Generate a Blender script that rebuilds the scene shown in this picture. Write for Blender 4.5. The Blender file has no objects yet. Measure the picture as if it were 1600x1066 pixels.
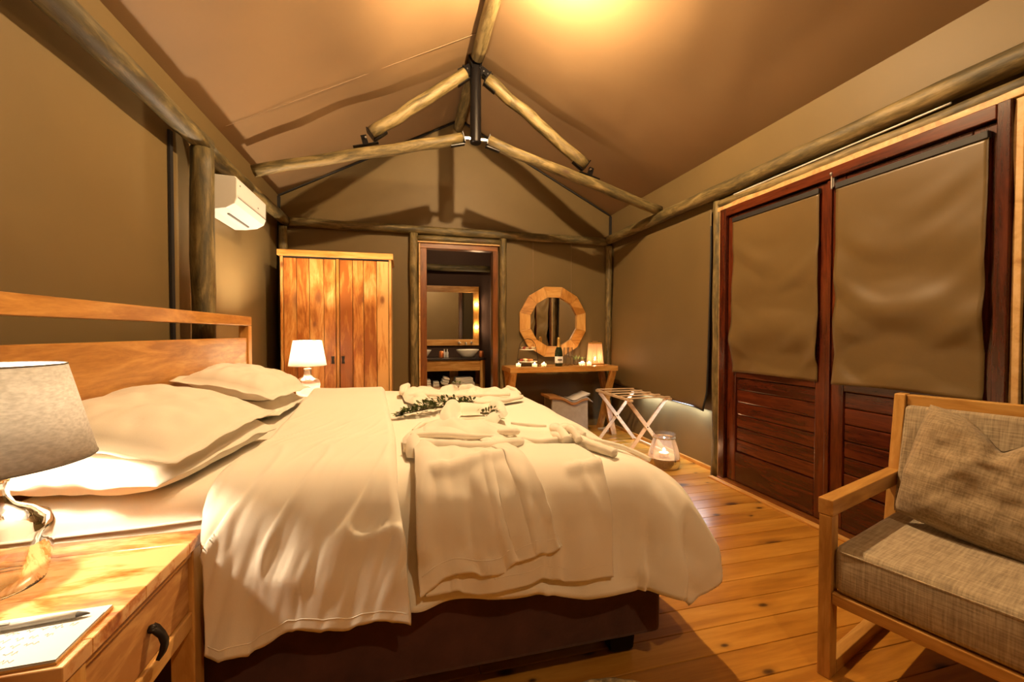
import bpy, bmesh, math, random
import numpy as np
from mathutils import Vector, Matrix, noise as mnoise

R = math.radians
random.seed(7)
scn = bpy.context.scene
COL = scn.collection

# ------------------------------------------------------------------ camera, world, exposure
FPX = 661.0
cam_d = bpy.data.cameras.new('camera')
cam_d.sensor_width = 36.0
cam_d.lens = 36.0 * FPX / 1600.0
cam_d.clip_start = 0.02
cam = bpy.data.objects.new('camera', cam_d)
COL.objects.link(cam)
cam.location = (0.0, 0.0, 1.12)
cam.rotation_euler = (R(90) - math.atan2(13, 661), 0.0, -math.atan2(168, 661))
scn.camera = cam
scn.view_settings.view_transform = 'Standard'
scn.view_settings.look = 'None'
scn.view_settings.gamma = 1.0
scn.view_settings.use_curve_mapping = False
scn.view_settings.exposure = 1.42
scn.cycles.use_denoising = True
scn.cycles.max_bounces = 8
scn.cycles.diffuse_bounces = 4
scn.cycles.use_adaptive_sampling = True
scn.cycles.adaptive_threshold = 0.03
scn.cycles.transparent_max_bounces = 16
scn.cycles.sample_clamp_indirect = 6.0
scn.cycles.caustics_reflective = False
scn.cycles.caustics_refractive = False

world = bpy.data.worlds.new('world')
scn.world = world
world.use_nodes = True
wb = world.node_tree.nodes['Background']
wb.inputs[0].default_value = (0.10, 0.12, 0.18, 1)
wb.inputs[1].default_value = 0.15

# lamp powers (watts of the emitting bulbs built further down)
W_NEAR, W_FAR, W_PENDANT, W_FRONT = 8.5, 46.0, 118.0, 29.0
WARM = (1.0, 0.72, 0.42)
WARM_NEAR = (1.0, 0.78, 0.53)
WARM_UP = (1.0, 0.69, 0.37)

# daylight leaking in behind the lower edge of the window flap
ld = bpy.data.lights.new('window_light', 'AREA')
ld.shape = 'RECTANGLE'; ld.size = 1.0; ld.size_y = 0.03
ld.energy = 3.2; ld.color = (0.80, 0.90, 1.0)
lo = bpy.data.objects.new('window_light', ld); COL.objects.link(lo)
lo.location = (2.388, 3.45, 0.497)
_z = Vector((0.30, 0.0, 1.0)).normalized(); _x = Vector((0, 1, 0)); _y = _z.cross(_x)
lo.rotation_euler = Matrix((_x, _y, _z)).transposed().to_euler()

# ------------------------------------------------------------------ node helpers
def new_mat(name):
    m = bpy.data.materials.new(name); m.use_nodes = True
    nt = m.node_tree
    b = nt.nodes['Principled BSDF']
    return m, nt, b

def nd(nt, typ, **kw):
    n = nt.nodes.new(typ)
    for k, v in kw.items():
        if k.startswith('i_'):
            key = k[2:]
            key = int(key) if key.isdigit() else key.replace('_', ' ')
            n.inputs[key].default_value = v
        else:
            setattr(n, k, v)
    return n

def ramp(nt, stops):
    r = nt.nodes.new('ShaderNodeValToRGB')
    el = r.color_ramp.elements
    while len(el) < len(stops): el.new(0.5)
    for e, (p, c) in zip(el, stops):
        e.position = p; e.color = (*c, 1)
    return r

def coords(nt, scale, rnd=True, kind='Object', rot=(0, 0, 0)):
    tc = nd(nt, 'ShaderNodeTexCoord')
    mp = nd(nt, 'ShaderNodeMapping'); mp.inputs['Scale'].default_value = scale
    mp.inputs['Rotation'].default_value = rot
    src = tc.outputs[kind]
    if rnd:
        oi = nd(nt, 'ShaderNodeObjectInfo')
        mu = nd(nt, 'ShaderNodeVectorMath', operation='MULTIPLY')
        mu.inputs[1].default_value = (13.1, 17.7, 23.3)
        nt.links.new(oi.outputs['Random'], mu.inputs[0])
        ad = nd(nt, 'ShaderNodeVectorMath', operation='ADD')
        nt.links.new(src, ad.inputs[0]); nt.links.new(mu.outputs[0], ad.inputs[1])
        src = ad.outputs[0]
    nt.links.new(src, mp.inputs['Vector'])
    return mp.outputs[0]

def wood(name, c_dark, c_mid, c_light, axis='x', stretch=9.0, scale=2.2, rough=0.35, bump=0.05, knots=0.0, var=0.35, coat=0.0, knot_col=(0.05, 0.018, 0.006), kplane=None, con=1.0):
    m, nt, b = new_mat(name)
    L = nt.links.new
    sc = [scale * stretch] * 3
    i = 'xyz'.index(axis); sc[i] = scale
    v = coords(nt, tuple(sc))
    n1 = nd(nt, 'ShaderNodeTexNoise', i_Scale=1.0, i_Detail=5.0, i_Roughness=0.6, i_Distortion=0.9)
    L(v, n1.inputs['Vector'])
    wv = nd(nt, 'ShaderNodeTexNoise', i_Scale=4.0, i_Detail=3.0, i_Roughness=0.7)
    L(v, wv.inputs['Vector'])
    mx = nd(nt, 'ShaderNodeMath', operation='MULTIPLY_ADD'); mx.inputs[1].default_value = 0.35
    L(wv.outputs['Fac'], mx.inputs[0]); L(n1.outputs['Fac'], mx.inputs[2])
    oi = nd(nt, 'ShaderNodeObjectInfo')
    va = nd(nt, 'ShaderNodeMath', operation='MULTIPLY_ADD'); va.inputs[1].default_value = var; va.inputs[2].default_value = -var / 2 - 0.17
    L(oi.outputs['Random'], va.inputs[0])
    ad = nd(nt, 'ShaderNodeMath', operation='ADD')
    L(mx.outputs[0], ad.inputs[0]); L(va.outputs[0], ad.inputs[1])
    rp = ramp(nt, [(0.5 - 0.20 / con, c_dark), (0.50, c_mid), (0.5 + 0.22 / con, c_light)])
    L(ad.outputs[0], rp.inputs[0])
    col = rp.outputs[0]
    if knots > 0:
        ks = [knots] * 3; ks[i] = knots * 0.5
        kv = coords(nt, tuple(ks))
        vo = nd(nt, 'ShaderNodeTexVoronoi', i_Scale=1.0, i_Randomness=1.0)
        if kplane:
            vo.voronoi_dimensions = '2D'
            se = nd(nt, 'ShaderNodeSeparateXYZ'); cb = nd(nt, 'ShaderNodeCombineXYZ')
            L(kv, se.inputs[0])
            L(se.outputs['xyz'.index(kplane[0])], cb.inputs[0]); L(se.outputs['xyz'.index(kplane[1])], cb.inputs[1])
            kv = cb.outputs[0]
        L(kv, vo.inputs['Vector'])
        sp = nd(nt, 'ShaderNodeSeparateColor'); L(vo.outputs['Color'], sp.inputs[0])
        ksz = nd(nt, 'ShaderNodeMath', operation='MULTIPLY_ADD'); ksz.inputs[1].default_value = 1.6; ksz.inputs[2].default_value = 0.45
        L(sp.outputs[1], ksz.inputs[0])
        kdm = nd(nt, 'ShaderNodeMath', operation='MULTIPLY'); L(vo.outputs['Distance'], kdm.inputs[0]); L(ksz.outputs[0], kdm.inputs[1])
        kr = ramp(nt, [(0.0, (1, 1, 1)), (0.055, (0.8, 0.8, 0.8)), (0.10, (0.22, 0.22, 0.22)), (0.20, (0, 0, 0))])
        L(kdm.outputs[0], kr.inputs[0])
        # only some cells carry a knot
        gt = nd(nt, 'ShaderNodeMath', operation='GREATER_THAN'); gt.inputs[1].default_value = 0.52
        L(sp.outputs[0], gt.inputs[0])
        km = nd(nt, 'ShaderNodeMath', operation='MULTIPLY'); L(kr.outputs[0], km.inputs[0]); L(gt.outputs[0], km.inputs[1])
        mix = nd(nt, 'ShaderNodeMixRGB'); mix.inputs[2].default_value = (*knot_col, 1)
        L(km.outputs[0], mix.inputs[0]); L(col, mix.inputs[1])
        col = mix.outputs[0]
    L(col, b.inputs['Base Color'])
    b.inputs['Roughness'].default_value = rough
    b.inputs['Coat Weight'].default_value = coat
    b.inputs['Coat Roughness'].default_value = 0.2
    bp = nd(nt, 'ShaderNodeBump', i_Strength=bump, i_Distance=0.01)
    L(mx.outputs[0], bp.inputs['Height']); L(bp.outputs[0], b.inputs['Normal'])
    return m

def plain(name, col, rough=0.5, metal=0.0, spec=0.5, noise_amt=0.0, noise_scale=6.0, bump=0.0, bump_scale=60.0, sheen=0.0, coat=0.0):
    m, nt, b = new_mat(name)
    b.inputs['Base Color'].default_value = (*col, 1)
    b.inputs['Roughness'].default_value = rough
    b.inputs['Metallic'].default_value = metal
    b.inputs['Specular IOR Level'].default_value = spec
    b.inputs['Sheen Weight'].default_value = sheen
    b.inputs['Coat Weight'].default_value = coat
    L = nt.links.new
    if noise_amt > 0:
        v = coords(nt, (noise_scale,) * 3)
        n = nd(nt, 'ShaderNodeTexNoise', i_Scale=1.0, i_Detail=4.0); L(v, n.inputs['Vector'])
        lo_ = tuple(c * (1 - noise_amt) for c in col); hi_ = tuple(min(1, c * (1 + noise_amt)) for c in col)
        rp = ramp(nt, [(0.3, lo_), (0.7, hi_)]); L(n.outputs['Fac'], rp.inputs[0]); L(rp.outputs[0], b.inputs['Base Color'])
    if bump > 0:
        v = coords(nt, (bump_scale,) * 3)
        n = nd(nt, 'ShaderNodeTexNoise', i_Scale=1.0, i_Detail=3.0); L(v, n.inputs['Vector'])
        bp = nd(nt, 'ShaderNodeBump', i_Strength=bump, i_Distance=0.01); L(n.outputs['Fac'], bp.inputs['Height']); L(bp.outputs[0], b.inputs['Normal'])
    return m

def emit(name, col, strength):
    m = bpy.data.materials.new(name); m.use_nodes = True
    nt = m.node_tree; nt.nodes.clear()
    o = nt.nodes.new('ShaderNodeOutputMaterial'); e = nt.nodes.new('ShaderNodeEmission')
    e.inputs[0].default_value = (*col, 1); e.inputs[1].default_value = strength
    nt.links.new(e.outputs[0], o.inputs[0])
    return m

def bulb_mat(name, col, watts, radius):
    return emit(name, col, watts / (math.pi * 4 * math.pi * radius * radius))

def thin_glass(name, tint=(1, 1, 1), rough=0.02, refl=1.0, bump=0.0, haze=0.0, edge=None):
    m = bpy.data.materials.new(name); m.use_nodes = True
    nt = m.node_tree; nt.nodes.clear(); L = nt.links.new
    o = nt.nodes.new('ShaderNodeOutputMaterial')
    t = nd(nt, 'ShaderNodeBsdfTransparent'); t.inputs[0].default_value = (*tint, 1)
    if edge:
        fw = nd(nt, 'ShaderNodeLayerWeight'); fw.inputs[0].default_value = 0.5
        er = ramp(nt, [(0.0, tint), (0.50, tint), (0.95, edge)]); L(fw.outputs['Facing'], er.inputs[0]); L(er.outputs[0], t.inputs[0])
    g = nd(nt, 'ShaderNodeBsdfGlossy'); g.inputs['Roughness'].default_value = rough
    lw = nd(nt, 'ShaderNodeFresnel'); lw.inputs[0].default_value = 1.5
    mu = nd(nt, 'ShaderNodeMath', operation='MULTIPLY'); mu.inputs[1].default_value = refl; mu.use_clamp = True
    L(lw.outputs[0], mu.inputs[0])
    mx = nd(nt, 'ShaderNodeMixShader'); L(mu.outputs[0], mx.inputs[0]); L(t.outputs[0], mx.inputs[1]); L(g.outputs[0], mx.inputs[2])
    L(mx.outputs[0], o.inputs[0])
    if haze > 0:
        tl = nd(nt, 'ShaderNodeBsdfTranslucent'); tl.inputs[0].default_value = (0.9, 0.8, 0.72, 1)
        m2 = nd(nt, 'ShaderNodeMixShader'); m2.inputs[0].default_value = haze
        L(mx.outputs[0], m2.inputs[1]); L(tl.outputs[0], m2.inputs[2]); L(m2.outputs[0], o.inputs[0])
    if bump > 0:
        v = coords(nt, (38, 38, 38), rnd=False)
        n = nd(nt, 'ShaderNodeTexNoise', i_Scale=1.0, i_Detail=2.0); L(v, n.inputs['Vector'])
        bp = nd(nt, 'ShaderNodeBump', i_Strength=bump, i_Distance=0.02); L(n.outputs['Fac'], bp.inputs['Height'])
        L(bp.outputs[0], g.inputs['Normal']); L(bp.outputs[0], lw.inputs['Normal'])
    return m

def shade_mat(name, col, trans=0.45, weave=0.25):
    m = bpy.data.materials.new(name); m.use_nodes = True
    nt = m.node_tree; nt.nodes.clear(); L = nt.links.new
    o = nt.nodes.new('ShaderNodeOutputMaterial')
    v = coords(nt, (90, 90, 220), rnd=False)
    n = nd(nt, 'ShaderNodeTexNoise', i_Scale=1.0, i_Detail=3.0); L(v, n.inputs['Vector'])
    rp = ramp(nt, [(0.3, tuple(c * (1 - weave) for c in col)), (0.7, col)]); L(n.outputs['Fac'], rp.inputs[0])
    d = nd(nt, 'ShaderNodeBsdfDiffuse'); t = nd(nt, 'ShaderNodeBsdfTranslucent')
    L(rp.outputs[0], d.inputs[0]); L(rp.outputs[0], t.inputs[0])
    mx = nd(nt, 'ShaderNodeMixShader'); mx.inputs[0].default_value = trans
    L(d.outputs[0], mx.inputs[1]); L(t.outputs[0], mx.inputs[2]); L(mx.outputs[0], o.inputs[0])
    return m

def fabric(name, c1, c2, s=(160, 160, 160), rough=0.9, bump=0.25, streak=None, sheen=0.2):
    """woven cloth: two crossed stretched noises"""
    m, nt, b = new_mat(name); L = nt.links.new
    a_, b_ = streak or (14, 200)
    v1 = coords(nt, (b_, a_, b_)); v2 = coords(nt, (a_, b_, a_))
    n1 = nd(nt, 'ShaderNodeTexNoise', i_Scale=1.0, i_Detail=3.0); L(v1, n1.inputs['Vector'])
    n2 = nd(nt, 'ShaderNodeTexNoise', i_Scale=1.0, i_Detail=3.0); L(v2, n2.inputs['Vector'])
    a = nd(nt, 'ShaderNodeMath', operation='ADD'); L(n1.outputs['Fac'], a.inputs[0]); L(n2.outputs['Fac'], a.inputs[1])
    h = nd(nt, 'ShaderNodeMath', operation='MULTIPLY'); h.inputs[1].default_value = 0.5; L(a.outputs[0], h.inputs[0])
    rp = ramp(nt, [(0.36, c1), (0.64, c2)]); L(h.outputs[0], rp.inputs[0]); L(rp.outputs[0], b.inputs['Base Color'])
    b.inputs['Roughness'].default_value = rough; b.inputs['Sheen Weight'].default_value = sheen
    b.inputs['Specular IOR Level'].default_value = 0.15
    bp = nd(nt, 'ShaderNodeBump', i_Strength=bump, i_Distance=0.004); L(h.outputs[0], bp.inputs['Height']); L(bp.outputs[0], b.inputs['Normal'])
    return m

# ------------------------------------------------------------------ materials
M = {}
M['canvas'] = plain('canvas', (0.148, 0.102, 0.042), rough=0.52, spec=0.25, noise_amt=0.07, noise_scale=1.6, bump=0.04, bump_scale=320)
M['canvas_roof'] = plain('canvas_roof', (0.225, 0.142, 0.070), rough=0.6, spec=0.25, noise_amt=0.06, noise_scale=1.2, bump=0.03, bump_scale=300)
M['canvas_blind'] = plain('canvas_blind', (0.135, 0.087, 0.032), rough=0.38, spec=0.4, noise_amt=0.05, noise_scale=2.0, bump=0.03, bump_scale=300)
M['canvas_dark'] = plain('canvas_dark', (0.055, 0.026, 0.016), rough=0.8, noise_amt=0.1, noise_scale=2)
M['seam'] = plain('seam', (0.25, 0.165, 0.09), rough=0.8)
M['black_trim'] = plain('black_trim', (0.012, 0.010, 0.010), rough=0.6)
M['pole'] = wood('pole', (0.050, 0.038, 0.013), (0.125, 0.090, 0.030), (0.25, 0.185, 0.075), axis='z', stretch=5, scale=3.2, rough=0.6, bump=0.35, knots=5.5, var=0.22, con=1.3, knot_col=(0.06, 0.03, 0.012))
M['pole_x'] = wood('pole_x', (0.050, 0.038, 0.013), (0.125, 0.090, 0.030), (0.25, 0.185, 0.075), axis='x', stretch=5, scale=3.2, rough=0.6, bump=0.35, knots=5.5, var=0.22, con=1.3, knot_col=(0.06, 0.03, 0.012))
M['slab_x'] = wood('slab_x', (0.40, 0.22, 0.07), (0.58, 0.36, 0.14), (0.68, 0.46, 0.22), axis='x', stretch=6, scale=1.8, rough=0.5, bump=0.2, knots=4.0, var=0.15)
M['floor'] = wood('floor', (0.33, 0.130, 0.015), (0.46, 0.205, 0.027), (0.56, 0.275, 0.046), axis='x', stretch=11, scale=1.2, rough=0.28, bump=0.03, knots=5.6, var=0.20, coat=0.25, kplane='xy')
for ax in 'xyz':
    M['honey_' + ax] = wood('honey_' + ax, (0.36, 0.15, 0.026), (0.54, 0.265, 0.062), (0.69, 0.40, 0.13), axis=ax, stretch=7, scale=2.4, rough=0.33, bump=0.02, var=0.30, coat=0.15)
    M['teak_' + ax] = wood('teak_' + ax, (0.36, 0.17, 0.035), (0.50, 0.26, 0.062), (0.60, 0.35, 0.105), axis=ax, stretch=8, scale=2.6, rough=0.36, bump=0.02, var=0.18)
    M['mahog_' + ax] = wood('mahog_' + ax, (0.030, 0.005, 0.002), (0.065, 0.0115, 0.004), (0.115, 0.022, 0.006), axis=ax, stretch=9, scale=2.6, rough=0.22, bump=0.02, var=0.22, coat=0.3)
    M['rosewood_' + ax] = wood('rosewood_' + ax, (0.085, 0.026, 0.005), (0.165, 0.052, 0.009), (0.26, 0.09, 0.017), axis=ax, stretch=9, scale=2.6, rough=0.3, bump=0.02, var=0.2, coat=0.2)
M['ward'] = wood('ward', (0.28, 0.085, 0.012), (0.50, 0.21, 0.045), (0.70, 0.40, 0.14), axis='z', stretch=6, scale=2.0, rough=0.36, bump=0.03, knots=3.4, var=0.42, coat=0.1, knot_col=(0.20, 0.07, 0.02), kplane='xz', con=1.4)
M['slats'] = wood('slats', (0.58, 0.42, 0.27), (0.68, 0.52, 0.36), (0.76, 0.62, 0.46), axis='x', stretch=9, scale=2.4, rough=0.5, bump=0.03, var=0.12)
M['white_cloth'] = plain('white_cloth', (0.86, 0.81, 0.71), rough=0.85, spec=0.2, sheen=0.15, bump=0.03, bump_scale=240)
M['pillow'] = plain('pillow', (0.80, 0.745, 0.64), rough=0.85, spec=0.2, sheen=0.15, bump=0.03, bump_scale=240)
M['terry'] = plain('terry', (0.86, 0.80, 0.69), rough=0.95, spec=0.1, sheen=0.4, bump=0.12, bump_scale=700)
M['suede'] = plain('suede', (0.075, 0.029, 0.022), rough=0.9, spec=0.15, sheen=0.25, noise_amt=0.25, noise_scale=9, bump=0.1, bump_scale=90)
M['black'] = plain('black', (0.006, 0.005, 0.005), rough=0.3, spec=0.18)
M['iron'] = plain('iron', (0.025, 0.018, 0.014), rough=0.4, metal=0.7)
M['steel'] = plain('steel', (0.65, 0.63, 0.60), rough=0.28, metal=1.0)
M['brass'] = plain('brass', (0.70, 0.52, 0.28), rough=0.3, metal=1.0)
M['white_plastic'] = plain('white_plastic', (0.62, 0.60, 0.56), rough=0.35)
M['grey_plastic'] = plain('grey_plastic', (0.12, 0.11, 0.10), rough=0.5)
M['shade'] = shade_mat('shade', (0.70, 0.68, 0.64), 0.14, 0.28)
M['shade_far'] = shade_mat('shade_far', (0.86, 0.82, 0.74), 0.5, 0.05)
M['shade_trim'] = plain('shade_trim', (0.13, 0.11, 0.09), rough=0.8)
M['glass'] = thin_glass('glass', (0.95, 0.93, 0.89), 0.03, 1.3, bump=0.06, haze=0.0, edge=(0.22, 0.13, 0.06))
M['glass_far'] = thin_glass('glass_far', (0.95, 0.93, 0.89), 0.03, 1.0, haze=0.35)
M['clear_glass'] = thin_glass('clear_glass', (0.95, 0.95, 0.93), 0.02, 1.2, haze=0.06)
M['bottle_glass'] = plain('bottle_glass', (0.012, 0.022, 0.010), rough=0.08, spec=0.7)
M['gold'] = plain('gold', (0.75, 0.50, 0.16), rough=0.35, metal=0.9)
M['paper'] = plain('paper', (0.62, 0.61, 0.60), rough=0.8)
M['ink'] = plain('ink', (0.50, 0.48, 0.45), rough=0.9)
M['ink_dark'] = plain('ink_dark', (0.10, 0.09, 0.08), rough=0.9)
M['linen'] = fabric('linen', (0.23, 0.178, 0.115), (0.46, 0.375, 0.25), streak=(14, 210))
M['linen_cushion'] = fabric('linen_cushion', (0.22, 0.162, 0.095), (0.40, 0.31, 0.195), streak=(16, 190))
M['mirror'] = plain('mirror', (0.9, 0.9, 0.9), rough=0.015, metal=1.0)
M['ceramic'] = plain('ceramic', (0.80, 0.76, 0.68), rough=0.12)
M['counter'] = plain('counter', (0.03, 0.02, 0.016), rough=0.2)
M['candle_glass'] = thin_glass('candle_glass', (0.96, 0.90, 0.84), 0.04, 1.3, haze=0.12)
M['copper_glass'] = plain('copper_glass', (0.60, 0.20, 0.06), rough=0.2, metal=0.4)
M['frosted'] = shade_mat('frosted', (0.92, 0.86, 0.76), 0.6, 0.02)
M['wax'] = plain('wax', (0.85, 0.72, 0.58), rough=0.5)
M['flame'] = bulb_mat('flame', (1.0, 0.62, 0.30), 0.22, 0.006)
M['flame_big'] = bulb_mat('flame_big', (1.0, 0.56, 0.28), 0.75, 0.010)
M['leaf'] = plain('leaf', (0.115, 0.145, 0.045), rough=0.5, noise_amt=0.4, noise_scale=40)
M['stem'] = plain('stem', (0.10, 0.07, 0.03), rough=0.7)
M['jute'] = plain('jute', (0.40, 0.30, 0.16), rough=0.95, noise_amt=0.6, noise_scale=45, bump=0.6, bump_scale=90)
M['leather'] = plain('leather', (0.34, 0.16, 0.045), rough=0.45)
M['felt'] = plain('felt', (0.34, 0.30, 0.24), rough=0.9, noise_amt=0.1, noise_scale=20)
M['food_pale'] = plain('food_pale', (0.75, 0.62, 0.38), rough=0.7)
M['food_brown'] = plain('food_brown', (0.42, 0.16, 0.05), rough=0.6)
M['food_red'] = plain('food_red', (0.35, 0.03, 0.02), rough=0.4)
M['sand'] = plain('sand', (0.30, 0.215, 0.10), rough=0.9, noise_amt=0.15, noise_scale=60)
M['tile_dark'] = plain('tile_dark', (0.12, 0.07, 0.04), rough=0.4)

# ------------------------------------------------------------------ mesh helpers
class MB:
    def __init__(s): s.v = []; s.f = []
    def add(s, vs, fs):
        o = len(s.v); s.v += [tuple(p) for p in vs]; s.f += [tuple(i + o for i in f) for f in fs]; return s
    def box(s, x0, x1, y0, y1, z0, z1):
        vs = [(x, y, z) for x in (x0, x1) for y in (y0, y1) for z in (z0, z1)]
        return s.add(vs, [(0, 1, 3, 2), (4, 6, 7, 5), (0, 4, 5, 1), (2, 3, 7, 6), (0, 2, 6, 4), (1, 5, 7, 3)])
    def obox(s, c, size, mat):
        hx, hy, hz = (k / 2 for k in size)
        vs = [Vector(c) + mat @ Vector((x, y, z)) for x in (-hx, hx) for y in (-hy, hy) for z in (-hz, hz)]
        return s.add(vs, [(0, 1, 3, 2), (4, 6, 7, 5), (0, 4, 5, 1), (2, 3, 7, 6), (0, 2, 6, 4), (1, 5, 7, 3)])
    def bar(s, p0, p1, w, d, up=(0, 0, 1)):
        p0, p1 = Vector(p0), Vector(p1); z = (p1 - p0); l = z.length; z.normalize()
        x = Vector(up).cross(z)
        if x.length < 1e-4: x = Vector((1, 0, 0)).cross(z)
        x.normalize(); y = z.cross(x)
        return s.obox((p0 + p1) / 2, (w, d, l), Matrix((x, y, z)).transposed())
    def path(s, pts, rad, n=10, cap=True, wob=0.0, seed=0.0):
        pts = [Vector(p) for p in pts]
        if not hasattr(rad, '__len__'): rad = [rad] * len(pts)
        base = len(s.v); ref = None
        for i, p in enumerate(pts):
            t = (pts[min(i + 1, len(pts) - 1)] - pts[max(i - 1, 0)]).normalized()
            if ref is None:
                ref = Vector((0, 0, 1)) if abs(t.z) < 0.9 else Vector((1, 0, 0))
            x = (ref - t * ref.dot(t)).normalized(); ref = x; y = t.cross(x)
            for k in range(n):
                a = 2 * math.pi * k / n
                r = rad[i]
                if wob: r *= 1 + wob * mnoise.noise(Vector((math.cos(a) * 1.3 + seed, math.sin(a) * 1.3, i * 0.35 + seed)))
                s.v.append(tuple(p + x * math.cos(a) * r + y * math.sin(a) * r))
        for i in range(len(pts) - 1):
            for k in range(n):
                a = base + i * n + k; b_ = base + i * n + (k + 1) % n
                s.f.append((a, b_, b_ + n, a + n))
        if cap:
            s.f.append(tuple(base + k for k in reversed(range(n))))
            s.f.append(tuple(base + (len(pts) - 1) * n + k for k in range(n)))
        return s
    def lathe(s, prof, c=(0, 0, 0), n=32, close=False):
        base = len(s.v); c = Vector(c)
        for r, z in prof:
            for k in range(n):
                a = 2 * math.pi * k / n
                s.v.append((c.x + r * math.cos(a), c.y + r * math.sin(a), c.z + z))
        for i in range(len(prof) - 1):
            for k in range(n):
                a = base + i * n + k; b_ = base + i * n + (k + 1) % n
                s.f.append((a, b_, b_ + n, a + n))
        if close:
            s.f.append(tuple(base + k for k in reversed(range(n))))
            s.f.append(tuple(base + (len(prof) - 1) * n + k for k in range(n)))
        return s
    def ball(s, c, r, n=10, sq=(1, 1, 1)):
        m = max(4, n // 2); base = len(s.v); c = Vector(c)
        for i in range(m + 1):
            th = math.pi * i / m
            for k in range(n):
                a = 2 * math.pi * k / n
                s.v.append((c.x + r * sq[0] * math.sin(th) * math.cos(a), c.y + r * sq[1] * math.sin(th) * math.sin(a), c.z - r * sq[2] * math.cos(th)))
        for i in range(m):
            for k in range(n):
                a = base + i * n + k; b_ = base + i * n + (k + 1) % n
                s.f.append((a, b_, b_ + n, a + n))
        return s
    def prism(s, pts, axis, a0, a1):
        """polygon in the two other axes, extruded along axis"""
        n = len(pts); i = 'xyz'.index(axis)
        def mk(p, a):
            q = list(p); q.insert(i, a); return tuple(q)
        vs = [mk(p, a0) for p in pts] + [mk(p, a1) for p in pts]
        fs = [tuple(range(n)), tuple(range(2 * n - 1, n - 1, -1))] + [(k, k + n, (k + 1) % n + n, (k + 1) % n) for k in range(n)]
        return s.add(vs, fs)
    def grid(s, P):
        """P: array (nu, nv, 3)"""
        nu, nv = P.shape[:2]; b_ = len(s.v)
        s.v += [tuple(map(float, p)) for p in P.reshape(-1, 3)]
        s.f += [(b_ + i * nv + j, b_ + (i + 1) * nv + j, b_ + (i + 1) * nv + j + 1, b_ + i * nv + j + 1) for i in range(nu - 1) for j in range(nv - 1)]
        return s
    def build(s, name, mat, parent=None, bevel=0.0, smooth=False, seg=2, sub=0, solid=0.0, sol_off=0.0):
        me = bpy.data.meshes.new(name)
        me.from_pydata(s.v, [], s.f); me.validate()
        bm = bmesh.new(); bm.from_mesh(me); bmesh.ops.recalc_face_normals(bm, faces=bm.faces); bm.to_mesh(me); bm.free()
        me.materials.append(M[mat] if isinstance(mat, str) else mat)
        o = bpy.data.objects.new(name, me); COL.objects.link(o)
        if parent: o.parent = parent
        if smooth:
            for p in me.polygons: p.use_smooth = True
        if solid:
            md = o.modifiers.new('solid', 'SOLIDIFY'); md.thickness = solid; md.offset = sol_off
        if bevel:
            md = o.modifiers.new('bevel', 'BEVEL'); md.width = bevel; md.segments = seg; md.limit_method = 'ANGLE'; md.angle_limit = R(40)
        if sub:
            md = o.modifiers.new('sub', 'SUBSURF'); md.levels = sub; md.render_levels = sub
        return o

def link_copy(src, name, parent=None, loc=None, rot=None):
    o = src.copy(); o.name = name; COL.objects.link(o)
    o.parent = parent
    if loc is not None: o.location = loc
    if rot is not None: o.rotation_euler = rot
    return o

def copy_tree(o, parent=None):
    c = o.copy(); COL.objects.link(c); c.parent = parent
    for ch in [x for x in scn.objects if x.parent == o]:
        copy_tree(ch, c)
    return c

def tag(o, label, cat, group=None):
    o['label'] = label; o['category'] = cat
    if group: o['group'] = group
    return o

def thing(name, label, cat, loc=(0, 0, 0), rz=0.0, group=None):
    o = bpy.data.objects.new(name, None); COL.objects.link(o)
    o.empty_display_size = 0.05
    o.location = loc; o.rotation_euler = (0, 0, rz)
    return tag(o, label, cat, group)

def struct(o, label, cat=None):
    o['kind'] = 'structure'; o['label'] = label
    if cat: o['category'] = cat
    return o

def sstep(a, b, x):
    t = np.clip((x - a) / (b - a), 0, 1); return t * t * (3 - 2 * t)

_rs = np.random.RandomState(3)
_tab = _rs.rand(256, 256)
def vnoise(x, y):
    """smooth value noise in [-1, 1], vectorised"""
    x = np.asarray(x, float) + 1000.0; y = np.asarray(y, float) + 1000.0
    xi = np.floor(x).astype(int); yi = np.floor(y).astype(int)
    fx = x - xi; fy = y - yi
    fx = fx * fx * (3 - 2 * fx); fy = fy * fy * (3 - 2 * fy)
    g = lambda a, b: _tab[a % 256, b % 256]
    v = (g(xi, yi) * (1 - fx) + g(xi + 1, yi) * fx) * (1 - fy) + (g(xi, yi + 1) * (1 - fx) + g(xi + 1, yi + 1) * fx) * fy
    return 2 * v - 1

XL, XR, YB, YF = -1.22, 2.43, 4.70, -1.6      # canvas walls
XM, ZR = 0.60, 3.47                            # ridge
ZEL, ZER = 2.50, 2.54                          # eaves

# ------------------------------------------------------------------ the setting
# floor of pine boards running across the room
fl = bpy.data.objects.new('floor', None); COL.objects.link(fl)
struct(fl, 'varnished knotty pine board floor', 'floor')
pw = 0.118; y = YF; k = 0
while y < YB + 0.03:
    xs = [XL - 0.05, XR + 0.05]
    if k % 3 == 1: xs = [XL - 0.05, random.uniform(0.2, 1.2), XR + 0.05]
    for a, b_ in zip(xs[:-1], xs[1:]):
        MB().box(a + 0.0012, b_ - 0.0012, y + 0.0012, min(y + pw, YB + 0.04) - 0.0012, -0.025, 0.0).build('plank', 'floor', fl, bevel=0.0015, seg=1)
    y += pw; k += 1
MB().box(XL - 0.05, XR + 0.05, YF, YB + 0.04, -0.05, -0.027).build('subfloor', 'black', fl)

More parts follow.
